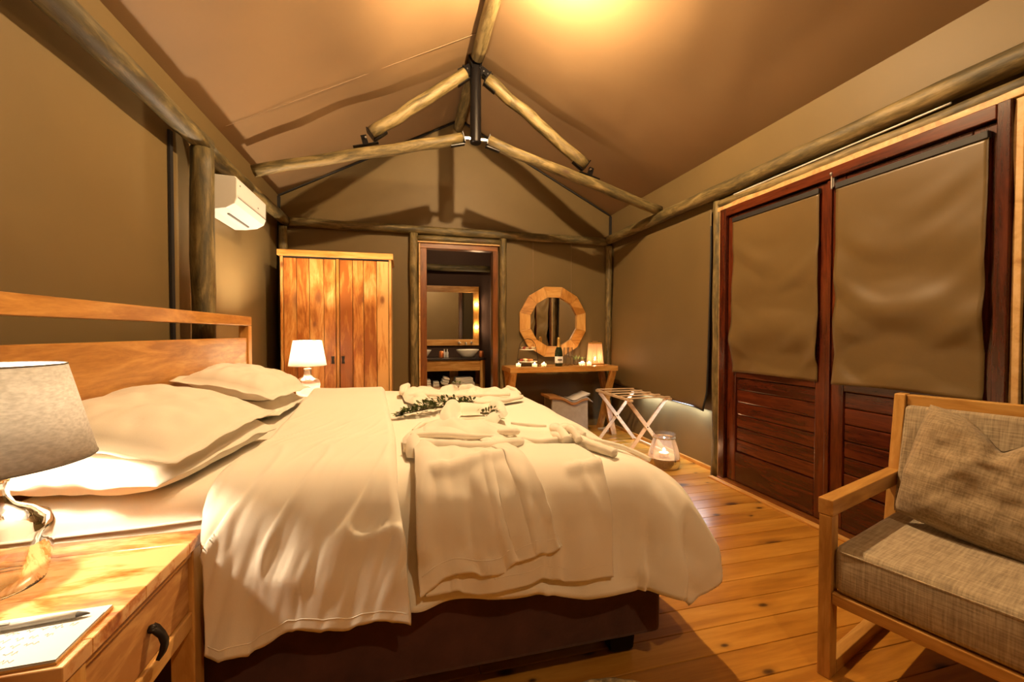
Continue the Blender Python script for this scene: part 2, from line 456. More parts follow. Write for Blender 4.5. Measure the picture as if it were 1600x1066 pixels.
def canvas_sheet(fn, nu, nv, amp, freq, nrm, seed=0.0):
    u, v = np.meshgrid(np.linspace(0, 1, nu), np.linspace(0, 1, nv), indexing='ij')
    P = fn(u, v)
    d = amp * (vnoise(P[..., 0] * freq + P[..., 2] * freq + seed, P[..., 1] * freq + seed) + 0.5 * vnoise(P[..., 0] * freq * 2.3 + P[..., 2] * freq * 1.7 + seed, P[..., 1] * freq * 2.3))
    edge = np.minimum(1, 8 * np.minimum(np.minimum(u, 1 - u), np.minimum(v, 1 - v)))
    return P + (d * edge)[..., None] * np.array(nrm)

# left wall
P = canvas_sheet(lambda u, v: np.stack([np.full_like(u, XL), YF + (YB + 0.02 - YF) * u, ZEL * v], -1), 60, 26, 0.006, 1.1, (1, 0, 0))
struct(MB().grid(P).build('wall_left', 'canvas', smooth=True), 'khaki canvas tent wall behind the bed', 'wall')
# right wall
P = canvas_sheet(lambda u, v: np.stack([np.full_like(u, XR), YF + (YB + 0.02 - YF) * u, ZER * v], -1), 60, 26, 0.007, 1.1, (1, 0, 0), 4)
struct(MB().grid(P).build('wall_right', 'canvas', smooth=True), 'khaki canvas tent wall with window flap and doors', 'wall')
# gable walls
DX0, DX1, DZ = 0.17, 1.02, 2.07
b = MB()
def quad(p): b.add(p, [(0, 1, 2, 3)])
for yy in (YB,):
    quad([(XL, yy, 0), (DX0, yy, 0), (DX0, yy, DZ), (XL, yy, DZ)])
    quad([(DX1, yy, 0), (XR, yy, 0), (XR, yy, DZ), (DX1, yy, DZ)])
    b.add([(XL, yy, DZ), (DX0, yy, DZ), (DX1, yy, DZ), (XR, yy, DZ), (XR, yy, ZER), (XM, yy, ZR), (XL, yy, ZEL)], [(0, 1, 2, 3, 4, 5, 6)])
struct(b.build('wall_back', 'canvas'), 'khaki canvas gable wall with bathroom doorway', 'wall')
b = MB().add([(XL, YF, 0), (XR, YF, 0), (XR, YF, ZER), (XM, YF, ZR), (XL, YF, ZEL)], [(0, 1, 2, 3, 4)])
struct(b.build('wall_front', 'canvas'), 'khaki canvas gable wall behind the viewer', 'wall')
# roof canvas, two slopes, with sag and puckers
def slope(xe, ze, seed, amp):
    nu, nv = 120, 60
    u, v = np.meshgrid(np.linspace(0, 1, nu), np.linspace(0, 1, nv), indexing='ij')
    Y = YF + (YB + 0.02 - YF) * u
    X = xe + (XM - xe) * v; Z = ze + (ZR - ze) * v
    edge = np.minimum(1, 6 * np.minimum(v, 1 - v)) * np.minimum(1, 10 * np.minimum(u, 1 - u))
    d = amp * (0.022 * vnoise(Y * 1.3 + seed, v * 3 + seed)) + 0.011 * vnoise(Y * 2.4 + v * 5 + seed, v * 5.3)
    # diagonal puckers near the truss
    d += 0.010 * np.exp(-((Y - 3.35) / 0.35) ** 2) * vnoise(Y * 5 + v * 9 + seed, (v * 5 - Y * 3))
    d += 0.013 * np.sin((Y * 1.1 - v * 5.0) * 2 + seed) * sstep(0.0, 0.35, v) * (1 - sstep(0.5, 1, v))
    n = Vector((-(ze - ZR), 0, (xe - XM))).normalized()
    Pn = np.stack([X + d * edge * n.x, Y, Z + d * edge * abs(n.z) * -1 * 0.9], -1)
    return Pn
b = MB().grid(slope(XL, ZEL, 1.0, 0.4)).grid(slope(XR, ZER, 7.3, 1.0))
ceil = struct(b.build('ceiling', 'canvas_roof', smooth=True), 'sloping tan canvas tent roof', 'ceiling')
for xe, ze, ys in ((XL, ZEL, (3.28,)),):
    for yy in ys:
        MB().bar((xe + (XM - xe) * 0.03, yy, ze + (ZR - ze) * 0.03 - 0.012), (XM, yy, ZR - 0.012), 0.004, 0.003).build('seam', 'seam', ceil)

def log(name, p0, p1, r0, r1, label, group=None, mat='pole_x', seed=None, n=14, cat='pole', bend=0.006):
    """round timber pole; local x runs along the pole"""
    p0, p1 = Vector(p0), Vector(p1); d = p1 - p0; l = d.length
    seed = random.uniform(0, 50) if seed is None else seed
    m = max(8, int(l / 0.12)); pts = []; rad = []
    for i in range(m + 1):
        t = i / m
        pts.append((l * t, bend * mnoise.noise(Vector((t * 3 * l, seed, 0))), bend * mnoise.noise(Vector((t * 3 * l, seed, 9)))))
        rad.append(r0 + (r1 - r0) * t)
    o = MB().path(pts, rad, n, wob=0.10, seed=seed).build(name, mat, smooth=True)
    q = d.to_track_quat('X', 'Z'); o.rotation_mode = 'QUATERNION'; o.rotation_quaternion = q; o.location = p0
    # poles are part of the tent frame
    return tag(o, label, cat, group)

XBL, XBR, ZB = -1.125, 2.36, 2.20
log('eave_beam', (XBL, YF + 0.05, 2.255), (XBL, 2.86, 2.215), 0.058, 0.052, 'pale round eave beam above the bed, nearest stretch on the left wall', 'round timber frame poles', cat='beam')
log('eave_beam', (XBL - 0.005, 2.87, 2.20), (XBL - 0.01, YB - 0.03, 2.225), 0.048, 0.048, 'dark round eave beam on the left wall above the air conditioner', 'round timber frame poles', cat='beam')
log('eave_beam', (XBR, YF + 0.05, 2.185), (XBR + 0.005, YB - 0.03, 2.225), 0.055, 0.05, 'long round eave beam above the double doors', 'round timber frame poles', cat='beam')
log('gable_beam', (XL + 0.04, YB - 0.055, 2.225), (XR - 0.04, YB - 0.055, 2.205), 0.046, 0.046, 'dark round beam across the back wall above the wardrobe', 'round timber frame poles', cat='beam')
log('wall_post', (XBL + 0.01, 2.79, 0.0), (XBL + 0.01, 2.79, 2.165), 0.060, 0.058, 'round upright post behind the headboard, beside the air conditioner', 'round timber frame poles', cat='post')
log('corner_post', (XL + 0.06, YB - 0.08, 0), (XL + 0.06, YB - 0.08, 2.17), 0.04, 0.04, 'round upright post in the corner behind the wardrobe', 'round timber frame poles', cat='post')
log('corner_post', (XR - 0.06, YB - 0.07, 0), (XR - 0.06, YB - 0.07, 2.15), 0.04, 0.04, 'round upright post in the corner behind the lantern', 'round timber frame poles', cat='post')
log('ridge_pole', (XM, YF + 0.05, 3.40), (XM, 3.50, 3.405), 0.058, 0.055, 'round ridge pole running overhead to the black hub', 'round timber frame poles', cat='beam')
log('ridge_pole', (XM - 0.01, 3.66, 3.40), (XM - 0.02, YB - 0.03, 3.37), 0.05, 0.05, 'shaded round ridge pole between the black hub and the back gable', 'round timber frame poles', cat='beam')

# black seams where canvas panels meet
tn = 0
def strip(p0, p1, w, d, label, up=(0, 0, 1), mat='black_trim'):
    global tn
    tn += 1
    o = MB().bar(p0, p1, w, d, up).build('trim_%d' % tn, mat)
    return struct(o, label, 'trim')
strip((XL + 0.012, 2.66, 0), (XL + 0.012, 2.66, 2.2), 0.03, 0.012, 'black canvas joint strip left of the round post', up=(1, 0, 0))
strip((XL + 0.01, YB - 0.012, ZEL - 0.012), (XM, YB - 0.012, ZR - 0.02), 0.022, 0.012, 'black joint along the left slope of the back gable')
strip((XR - 0.01, YB - 0.012, ZER - 0.012), (XM, YB - 0.012, ZR - 0.02), 0.022, 0.012, 'black joint along the right slope of the back gable')
strip((XL + 0.012, YB - 0.012, 0), (XL + 0.012, YB - 0.012, ZEL - 0.02), 0.025, 0.025, 'black joint in the far left canvas corner', up=(1, 0, 0))
strip((XR - 0.012, YB - 0.012, 0), (XR - 0.012, YB - 0.012, ZER - 0.02), 0.025, 0.025, 'black joint in the far right canvas corner', up=(1, 0, 0))
strip((XR - 0.015, 2.86, 0.012), (XR - 0.015, YB - 0.12, 0.012), 0.024, 0.03, 'slim pale wooden skirting along the right wall', mat='honey_y')

# ------------------------------------------------------------------ roof truss: hub and four rafters
HX, HY = 0.592, 3.58
hub = thing('steel_hub', 'black steel hub tube hanging under the ridge where the rafters meet', 'hub', (HX, HY, 2.72))
MB().lathe([(0.0, 0.0), (0.040, 0.0), (0.047, 0.008), (0.047, 0.655), (0.040, 0.665), (0.0, 0.665)], n=32).build('tube', 'black', hub, smooth=False, bevel=0.002)
for sx in (-1, 1):
    br = MB()
    br.obox((sx * 0.085, 0, 0.60), (0.11, 0.008, 0.075), Matrix.Rotation(sx * R(32), 3, 'Y')).obox((sx * 0.10, 0, 0.555), (0.10, 0.07, 0.008), Matrix.Rotation(sx * R(32), 3, 'Y'))
    o = br.build('upper_bracket', 'black', hub)
    for q in (0.07, 0.105):
        MB().ball((sx * q, -0.008, 0.625 - 0.5 * (q - 0.05)), 0.007, 8).build('bolt', 'steel', o, smooth=True)
    o = MB().obox((sx * 0.072, 0, 0.035), (0.06, 0.03, 0.022), Matrix.Identity(3)).build('lower_lug', 'steel', hub, bevel=0.002)
for sx in (-1, 1):
    MB().obox((sx * 0.045, 0.02, 0.66), (0.012, 0.13, 0.10), Matrix.Rotation(sx * R(18), 3, 'Y')).build('ridge_clamp', 'black', hub, bevel=0.003)
MB().obox((0, -0.075, 0.655), (0.05, 0.09, 0.02), Matrix.Identity(3)).build('ridge_saddle', 'black', hub)

def rafter(name, p0, p1, r, label, brackets):
    p0, p1 = Vector(p0), Vector(p1)
    root = thing(name, label, 'rafter', p0, group='rafters of the roof truss')
    d = p1 - p0; l = d.length; m = 14; seed = random.uniform(0, 40)
    pts = [(l * i / m, 0.012 * mnoise.noise(Vector((i * 0.45, seed, 0))), 0.014 * mnoise.noise(Vector((i * 0.45, seed, 5)))) for i in range(m + 1)]
    o = MB().path(pts, [r * (1.0 + 0.06 * mnoise.noise(Vector((i * .7, seed, 2)))) for i in range(m + 1)], 14, wob=0.12, seed=seed).build('timber', 'pole_x', root, smooth=True)
    q = d.to_track_quat('X', 'Z'); o.rotation_mode = 'QUATERNION'; o.rotation_quaternion = q
    for kind in brackets:
        if kind in ('start', 'end'):
            xx = 0.06 if kind == 'start' else l - 0.06
            ex = 0.0 if kind == 'start' else l
            br = MB().box(xx - 0.06, xx + 0.06, -0.02, 0.02, -r - 0.010, -r - 0.002).box(ex - 0.004, ex + 0.004, -r, r, -r, r * 0.9)
            bo = br.build('end_bracket', 'black', root); bo.rotation_mode = 'QUATERNION'; bo.rotation_quaternion = q
        if kind == 'foot':
            br = MB().box(-0.10, 0.10, -0.02, 0.02, -0.004, 0.004).box(-0.022, 0.022, -0.012, -0.004, 0, 0.075).box(-0.022, 0.022, 0.004, 0.012, 0, 0.075)
            bo = br.build('foot_bracket', 'black', root)
            sx = 1 if p0.x > HX else -1
            bo.rotation_euler = (0, sx * R(15.5), 0); bo.location = (sx * 0.035, 0, -0.085)
            b2 = MB().path([(0, -0.03, 0.05), (0, 0.03, 0.05)], 0.008, 8).build('pivot_bolt', 'steel', root); b2.location = bo.location
    return root
rafter('tie_rafter', (XBL + 0.03, HY, 2.335), (HX - 0.105, HY, 2.755), 0.044, 'lower left rafter from the left eave beam up to the hub', ['end'])
rafter('tie_rafter', (XBR + 0.0, HY, 2.275), (HX + 0.105, HY, 2.755), 0.046, 'lower right rafter from the right eave beam up to the hub', ['end'])
rafter('top_rafter', (-0.255, HY, 2.70), (HX - 0.085, HY, 3.30), 0.050, 'upper left rafter sloping from the tie rafter to the hub top', ['start', 'end', 'foot'])
rafter('top_rafter', (1.60, HY, 2.63), (HX + 0.10, HY, 3.28), 0.050, 'upper right rafter sloping from the tie rafter to the hub top', ['start', 'end', 'foot'])

# ------------------------------------------------------------------ double doors on the right
XD = 2.37
log('door_post', (XBR + 0.01, 2.80, 0.0), (XBR + 0.01, 2.80, 2.135), 0.045, 0.043, 'round upright post at the far side of the double doors', 'round timber frame poles', cat='post')
log('door_post', (XBR + 0.01, 1.07, 0.0), (XBR + 0.01, 1.07, 2.10), 0.045, 0.043, 'round upright post at the near side of the double doors', 'round timber frame poles', cat='post')
log('door_lintel', (XBR + 0.005, 1.02, 2.088), (XBR + 0.005, 2.80, 2.105), 0.034, 0.034, 'slim round lintel log over the double doors', 'round timber frame poles', cat='beam')
# wany edged slab under the lintel
pts = []
for i in range(61):
    yy = 1.02 + 1.76 * i / 60
    pts.append((yy, 2.045 + 0.010 * mnoise.noise(Vector((yy * 5, 0, 3)))))
pts += [(yy, zz + 0.034 + 0.006 * mnoise.noise(Vector((yy * 6, 5, 1)))) for yy, zz in reversed(pts)]
struct(MB().prism(pts, 'x', XBR - 0.025, XBR + 0.03).build('trim_slab', 'slab_x', bevel=0.003), 'pale wavy edged wooden slab over the door frame', 'trim')
pts = []
for i in range(41):
    zz = 0.0 + 2.05 * i / 40
    pts.append((2.733 + 0.007 * mnoise.noise(Vector((zz * 4, 2, 3))), zz))
pts += [(2.756, 2.05), (2.756, 0)]
struct(MB().prism(pts, 'x', XBR - 0.025, XBR + 0.03).build('trim_upright', 'slab_x', bevel=0.003), 'pale wavy edged wooden upright beside the door frame', 'trim')
pts = [(1.144 - 0.007 * mnoise.noise(Vector((zz * 4, 7, 3))), zz) for zz in np.linspace(0, 2.04, 41)] + [(1.116, 2.04), (1.116, 0)]
struct(MB().prism(pts, 'x', XBR - 0.025, XBR + 0.03).build('trim_upright_near', 'slab_x', bevel=0.003), 'pale wavy edged wooden upright at the right edge of the picture', 'trim')
tag(MB().path([(XBR - 0.02, yy, 2.132 - 0.002 * (yy - 1.7)) for yy in np.linspace(1.35, 2.62, 24)], 0.005, 8).build('white_cable', 'white_plastic', smooth=True), 'thin white cable running along the lintel over the doors', 'cable')
fr = bpy.data.objects.new('trim_door_frame', None); COL.objects.link(fr); struct(fr, 'dark red hardwood frame of the double doors', 'door frame')
MB().box(XD - 0.05, XD + 0.05, 2.675, 2.735, 0.0, 2.045).build('jamb', 'mahog_z', fr, bevel=0.004)
MB().box(XD - 0.05, XD + 0.05, 1.146, 1.190, 0.0, 2.045).build('jamb', 'mahog_z', fr, bevel=0.004)
MB().box(XD - 0.05, XD + 0.05, 1.190, 2.675, 1.985, 2.045).build('head', 'mahog_y', fr, bevel=0.004)
MB().box(XD - 0.06, XD + 0.05, 1.146, 2.735, 0.0, 0.025).build('sill', 'rosewood_y', fr, bevel=0.004)
MB().box(XD - 0.10, XD - 0.06, 1.085, 2.78, 0.0, 0.014).build('threshold', 'honey_y', fr, bevel=0.003)

def door_leaf(n, y0, y1, label):
    x0, x1 = XD - 0.025, XD + 0.020
    root = bpy.data.objects.new('door_%d' % n, None); COL.objects.link(root); struct(root, label, 'door')
    sw = 0.082
    MB().box(x0, x1, y0, y0 + sw, 0.028, 1.980).build('stile', 'mahog_z', root, bevel=0.005)
    MB().box(x0, x1, y1 - sw, y1, 0.028, 1.980).build('stile', 'mahog_z', root, bevel=0.005)
    MB().box(x0, x1, y0 + sw, y1 - sw, 1.905, 1.980).build('rail', 'mahog_y', root, bevel=0.005)
    MB().box(x0, x1, y0 + sw, y1 - sw, 0.795, 0.900).build('rail', 'mahog_y', root, bevel=0.005)
    MB().box(x0, x1, y0 + sw, y1 - sw, 0.028, 0.250).build('rail', 'mahog_y', root, bevel=0.005)
    nb = 6; hb = (0.795 - 0.250) / nb
    bd = MB().box(x0 + 0.010, x1 - 0.008, y0 + sw, y1 - sw, 0.0015, hb - 0.0015).build('board', 'mahog_y', root, bevel=0.006)
    bd.location.z = 0.250
    for i in range(1, nb):
        link_copy(bd, 'board', root, (0, 0, 0.250 + i * hb))
    MB().box(XD - 0.004, XD + 0.004, y0 + sw, y1 - sw, 0.900, 1.905).build('pane', 'clear_glass', root)
    return root
dl = door_leaf(1, 1.892, 2.672, 'dark red wooden door leaf farther from the armchair, with a short blind')
dr = door_leaf(2, 1.193, 1.890, 'dark red wooden door leaf behind the armchair, with a wide blind')
bo = MB().path([(XD - 0.045, 1.872, 1.925), (XD - 0.045, 1.872, 2.005)], 0.006, 8).box(XD - 0.042, XD - 0.024, 1.862, 1.882, 1.935, 1.985).ball((XD - 0.05, 1.872, 2.008), 0.010, 8).build('bolt', 'steel', dr)
dm = MB().box(XD - 0.037, XD - 0.025, 1.878, 1.905, 0.030, 1.980).build('meeting_strip', 'mahog_z', dr, bevel=0.003)

def blind(y0, y1, z0, z1, label):
    root = thing('door_blind', label, 'blind', (XD - 0.038, (y0 + y1) / 2, z1), group='canvas blinds on the double doors')
    w = y1 - y0; hgt = z1 - z0
    nu, nv = 36, 60
    u, v = np.meshgrid(np.linspace(0, 1, nu), np.linspace(0, 1, nv), indexing='ij')
    s = random.uniform(0, 9)
    sag = np.sin(np.pi * u)
    dx = -0.018 * np.sin(6.5 * (v + 0.10 * sag) * np.pi / 1.2 + s) * sstep(0.15, 0.8, v) * (0.6 + 0.4 * sag) + 0.013 * vnoise(u * 1.6 + s, v * 11 - 2.0 * sag + s) * sstep(0.05, 0.4, v)
    dx += -0.016 * np.exp(-((u - 0.98) / 0.10) ** 2) * sstep(0.3, 0.9, v)
    dx = np.minimum(dx - 0.004, 0.006)
    P = np.stack([dx, (u - 0.5) * w * (1 - 0.015 * v), -hgt * v + 0.008 * np.sin(np.pi * u) * v], -1)
    MB().grid(P).build('cloth', 'canvas_blind', root, smooth=True, solid=0.003)
    MB().box(-0.012, 0.012, -w / 2, w / 2, -0.006, 0.026).build('head_rail', 'black_trim', root, bevel=0.003)
    return root
blind(1.948, 2.612, 0.832, 1.930, 'khaki canvas blind on the farther door leaf, the narrower looking one')
blind(1.215, 1.850, 0.832, 1.925, 'khaki canvas blind on the door leaf behind the armchair')

# window flap on the right wall
wf = thing('window_flap', 'large khaki canvas window flap with black edge hanging on the right wall', 'window flap', (XR, 3.72, 2.05))
nu, nv = 60, 50
u, v = np.meshgrid(np.linspace(0, 1, nu), np.linspace(0, 1, nv), indexing='ij')
Y = -0.80 + 1.66 * u; Z = 0.06 - (1.62 - 0.03 * u) * v
dx = -0.028 - 0.030 * v - 0.012 * np.sin(9 * u + 3) * v ** 3 - 0.03 * np.exp(-((u) / 0.06) ** 2) * sstep(0.9, 1, v)
dx += 0.005 * vnoise(u * 4, v * 4)
P = np.stack([dx, Y, Z], -1)
MB().grid(P).build('cloth', 'canvas', wf, smooth=True, solid=0.003)
MB().path([tuple(P[0, j] + np.array([-0.004, 0, 0])) for j in range(4, nv)], 0.008, 6).build('edge_zip', 'black_trim', wf, smooth=True)
MB().path([tuple(P[i, -1]) for i in range(0, nu)], 0.006, 6).build('lower_binding', 'black_trim', wf, smooth=True)

# ------------------------------------------------------------------ bathroom doorway and bathroom beyond
df = bpy.data.objects.new('trim_bathroom_frame', None); COL.objects.link(df); struct(df, 'reddish wooden frame of the bathroom doorway', 'door frame')
MB().box(0.165, 0.235, YB - 0.05, YB + 0.06, 0, 2.03).build('jamb', 'rosewood_z', df, bevel=0.004)
MB().box(0.960, 1.020, YB - 0.05, YB + 0.06, 0, 2.03).build('jamb', 'rosewood_z', df, bevel=0.004)
MB().box(0.165, 1.020, YB - 0.05, YB + 0.06, 2.03, 2.085).build('head', 'rosewood_x', df, bevel=0.004)
MB().box(0.150, 0.166, YB - 0.06, YB - 0.035, 0, 2.09).build('edge_strip', 'slab_x', df, bevel=0.003)
MB().box(0.130, 1.035, YB - 0.075, YB - 0.035, 2.085, 2.100).build('edge_strip', 'slab_x', df, bevel=0.003)
log('bathroom_post', (0.10, YB - 0.06, 0), (0.10, YB - 0.06, 2.18), 0.042, 0.042, 'round upright post left of the bathroom doorway', 'round timber frame poles', cat='post')
log('bathroom_post', (1.075, YB - 0.06, 0), (1.075, YB - 0.06, 2.17), 0.042, 0.042, 'round upright post right of the bathroom doorway', 'round timber frame poles', cat='post')
log('bathroom_lintel', (0.13, YB - 0.055, 2.133), (1.045, YB - 0.055, 2.128), 0.034, 0.034, 'short round lintel log over the bathroom doorway', 'round timber frame poles', cat='beam')
BY = 6.25
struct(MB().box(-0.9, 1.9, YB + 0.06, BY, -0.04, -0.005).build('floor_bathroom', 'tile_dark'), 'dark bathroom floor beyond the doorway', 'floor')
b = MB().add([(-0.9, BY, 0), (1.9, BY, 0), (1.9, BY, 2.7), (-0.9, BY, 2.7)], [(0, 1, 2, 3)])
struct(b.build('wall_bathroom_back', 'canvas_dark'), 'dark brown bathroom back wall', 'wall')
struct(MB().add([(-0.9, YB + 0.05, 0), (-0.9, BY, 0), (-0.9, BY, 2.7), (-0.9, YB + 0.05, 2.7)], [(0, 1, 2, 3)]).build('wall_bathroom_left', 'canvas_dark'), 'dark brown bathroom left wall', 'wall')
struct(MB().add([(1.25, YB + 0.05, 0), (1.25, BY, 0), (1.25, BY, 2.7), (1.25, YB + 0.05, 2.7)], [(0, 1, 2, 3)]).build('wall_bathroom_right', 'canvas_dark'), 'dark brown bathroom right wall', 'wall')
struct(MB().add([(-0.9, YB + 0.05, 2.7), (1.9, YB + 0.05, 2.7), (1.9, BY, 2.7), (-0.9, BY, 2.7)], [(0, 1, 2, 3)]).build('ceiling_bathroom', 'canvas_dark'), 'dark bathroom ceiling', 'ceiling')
log('bathroom_beam', (-0.88, BY - 0.06, 2.06), (1.23, BY - 0.06, 2.06), 0.045, 0.045, 'dark beam on the bathroom back wall above the framed mirror', 'round timber frame poles', cat='beam')
# bathroom mirror
bm_ = thing('bathroom_mirror', 'rectangular bathroom mirror in a wide pale wooden frame', 'mirror', (0.60, BY - 0.02, 0.93))
MB().box(-0.47, 0.47, -0.03, 0.0, 0.78, 0.87).build('frame_board', 'honey_x', bm_, bevel=0.004)
MB().box(-0.47, 0.47, -0.03, 0.0, 0.0, 0.09).build('frame_board', 'honey_x', bm_, bevel=0.004)
MB().box(0.385, 0.47, -0.03, 0.0, 0.0915, 0.7785).build('frame_board', 'honey_z', bm_, bevel=0.004)
MB().box(-0.47, -0.385, -0.03, 0.0, 0.0915, 0.7785).build('frame_board', 'honey_z', bm_, bevel=0.004)
MB().box(-0.385, 0.385, -0.012, -0.004, 0.09, 0.78).build('glass', 'mirror', bm_)
M['vanity_bulb'] = bulb_mat('vanity_bulb', WARM_UP, 2.0, 0.016)
for i, zz in enumerate((1.20, 1.535)):
    t = thing('mirror_bulb', ('lower' if i == 0 else 'upper') + ' glowing round bulb on the right side of the bathroom mirror frame', 'bulb', (1.035, BY - 0.05, zz), group='bulbs on the bathroom mirror')
    MB().ball((0, -0.022, 0), 0.016, 12).build('globe', 'vanity_bulb', t, smooth=True)
    MB().lathe([(0.0, 0), (0.018, 0), (0.018, 0.008), (0, 0.008)], n=12).build('socket', 'steel', t).rotation_euler = (R(90), 0, 0)
# vanity
va = thing('vanity_unit', 'wooden vanity unit with open towel shelf in the bathroom', 'vanity', (0.55, 5.98, 0))
MB().box(-0.60, 0.54, -0.25, 0.24, 0.745, 0.775).build('counter', 'counter', va, bevel=0.003)
MB().box(-0.55, 0.46, -0.22, -0.20, 0.60, 0.745).build('apron', 'honey_x', va, bevel=0.003)
for xx in (-0.58, 0.46):
    MB().box(xx, xx + 0.065, -0.235, -0.17, 0.0, 0.745).build('leg', 'honey_z', va, bevel=0.003)
    MB().box(xx, xx + 0.065, 0.16, 0.225, 0.0, 0.745).build('leg', 'honey_z', va, bevel=0.003)
MB().box(-0.56, 0.50, -0.20, 0.20, 0.345, 0.375).build('shelf', 'honey_x', va, bevel=0.003)
MB().box(-0.51, 0.455, -0.225, -0.205, 0.29, 0.365).build('shelf_front', 'honey_x', va, bevel=0.003)
MB().box(0.08, 0.20, 0.14, 0.17, 0.376, 0.60).build('back_panel', 'honey_z', va)
def basin(x, label):
    t = thing('wash_basin', label, 'basin', (x, 5.93, 0.776), group='bowls on the vanity')
    MB().lathe([(0.0, 0.004), (0.07, 0.004), (0.09, 0.03), (0.15, 0.105), (0.158, 0.108), (0.16, 0.100), (0.105, 0.018), (0.085, 0.0), (0.0, 0.0)], n=32).build('bowl', 'ceramic', t, smooth=True)
    MB().lathe([(0, 0.005), (0.02, 0.005), (0.02, 0.009), (0, 0.009)], n=16).build('drain', 'steel', t)
basin(0.86, 'round white wash basin on the vanity, wholly in view')
basin(0.20, 'round white wash basin on the vanity, cut off by the door jamb')
tp = thing('wall_tap', 'chrome three hole wall tap above the right basin', 'tap', (0.86, BY - 0.055, 0.975))
MB().path([(0, 0, 0), (0, -0.14, 0), (0, -0.15, -0.03)], 0.010, 8).build('spout', 'steel', tp, smooth=True)
for sx in (-0.09, 0.09):
    MB().path([(sx, 0, 0), (sx, -0.05, 0)], 0.010, 8).path([(sx - 0.025, -0.045, 0), (sx + 0.025, -0.045, 0)], 0.006, 8).path([(sx, -0.045, -0.025), (sx, -0.045, 0.025)], 0.006, 8).build('handle', 'steel', tp, smooth=True)
for x, lab in ((0.49, 'copper coloured candle glass on the vanity between the basins'), (1.045, 'copper coloured candle glass at the right end of the vanity')):
    t = thing('candle_glass', lab, 'candle', (x, 5.86, 0.776), group='copper candle glasses in the bathroom')
    MB().lathe([(0, 0), (0.032, 0), (0.036, 0.01), (0.036, 0.05), (0.028, 0.09), (0.026, 0.09), (0.033, 0.048), (0.030, 0.012), (0, 0.008)], n=16).build('glass', 'copper_glass', t, smooth=True)
    MB().ball((0, 0, 0.065), 0.006, 8, (1, 1, 2)).build('flame', 'flame', t, smooth=True)
for x, lab in ((0.575, 'small white soap bottle on the vanity nearer the round basin'), (0.535, 'small white soap bottle on the vanity nearer the candle glass')):
    t = thing('soap_bottle', lab, 'bottle', (x, 5.92, 0.776), group='soap bottles on the vanity')
    MB().lathe([(0, 0), (0.017, 0), (0.018, 0.005), (0.018, 0.07), (0.008, 0.085), (0.008, 0.10), (0, 0.10)], n=14).build('body', 'paper', t, smooth=True)
    MB().lathe([(0, 0.1), (0.010, 0.1), (0.010, 0.115), (0, 0.115)], n=12).build('cap', 'white_plastic', t)
def towel(x, yy, z, w, d, hgt, label, rot=0.0, rx=0.0):
    t = thing('folded_towel', label, 'towel', (x, yy, z), rot, group='towels on the vanity shelf')
    n = 3
    for i in range(n):
        MB().box(-w / 2 + 0.003 * i, w / 2 - 0.003 * i, -d / 2 + 0.004 * (i % 2), d / 2, i * hgt / n, (i + 1) * hgt / n - 0.001).build('fold', 'terry', t, bevel=hgt / n * 0.42, seg=3, smooth=True).rotation_euler = (0, rx, 0)
towel(0.80, 5.93, 0.376, 0.30, 0.26, 0.055, 'lower folded white towel in the pile under the round basin')
towel(0.80, 5.93, 0.432, 0.25, 0.25, 0.065, 'upper folded white towel in the pile under the round basin')
towel(0.53, 5.93, 0.400, 0.10, 0.22, 0.11, 'white towel leaning over in the middle of the vanity shelf', rx=R(18))
towel(0.42, 5.95, 0.376, 0.09, 0.2, 0.07, 'small white folded towel in the middle of the vanity shelf')
towel(0.29, 5.93, 0.376, 0.12, 0.24, 0.10, 'white folded towel cut off by the door jamb on the vanity shelf')

# ------------------------------------------------------------------ wardrobe
wd = thing('wardrobe', 'tall honey wood wardrobe with two plank doors', 'wardrobe', (-0.585, 4.36, 0))
WX0, WX1, WY0, WY1, WZ = -0.475, 0.468, -0.235, 0.25, 1.80
MB().box(WX0 - 0.018, WX1 + 0.018, WY0 - 0.03, WY1 + 0.005, WZ, WZ + 0.052).build('cornice', 'honey_x', wd, bevel=0.003)
MB().box(WX0, WX0 + 0.022, WY0, WY1, 0, WZ - 0.001).build('side_panel', 'ward', wd, bevel=0.002)
MB().box(WX1 - 0.022, WX1, WY0, WY1, 0, WZ - 0.001).build('side_panel', 'ward', wd, bevel=0.002)
MB().box(WX0 + 0.022, WX1 - 0.022, WY1 - 0.02, WY1, 0, WZ - 0.001).build('back_panel', 'ward', wd)
MB().box(-0.014, 0.010, WY0, WY0 + 0.05, 0.09, WZ - 0.012).build('centre_stile', 'honey_z', wd, bevel=0.002)
MB().box(WX0 + 0.022, WX1 - 0.022, WY0 + 0.01, WY0 + 0.04, 0, 0.09).build('plinth', 'honey_x', wd)
MB().box(WX0 + 0.022, WX1 - 0.022, WY0 + 0.004, WY0 + 0.04, WZ - 0.012, WZ - 0.001).build('top_gap', 'black_trim', wd)
MB().box(WX0 + 0.022, WX1 - 0.022, WY0 + 0.028, WY0 + 0.04, 0.09, WZ - 0.012).build('inner_panel', 'black_trim', wd)
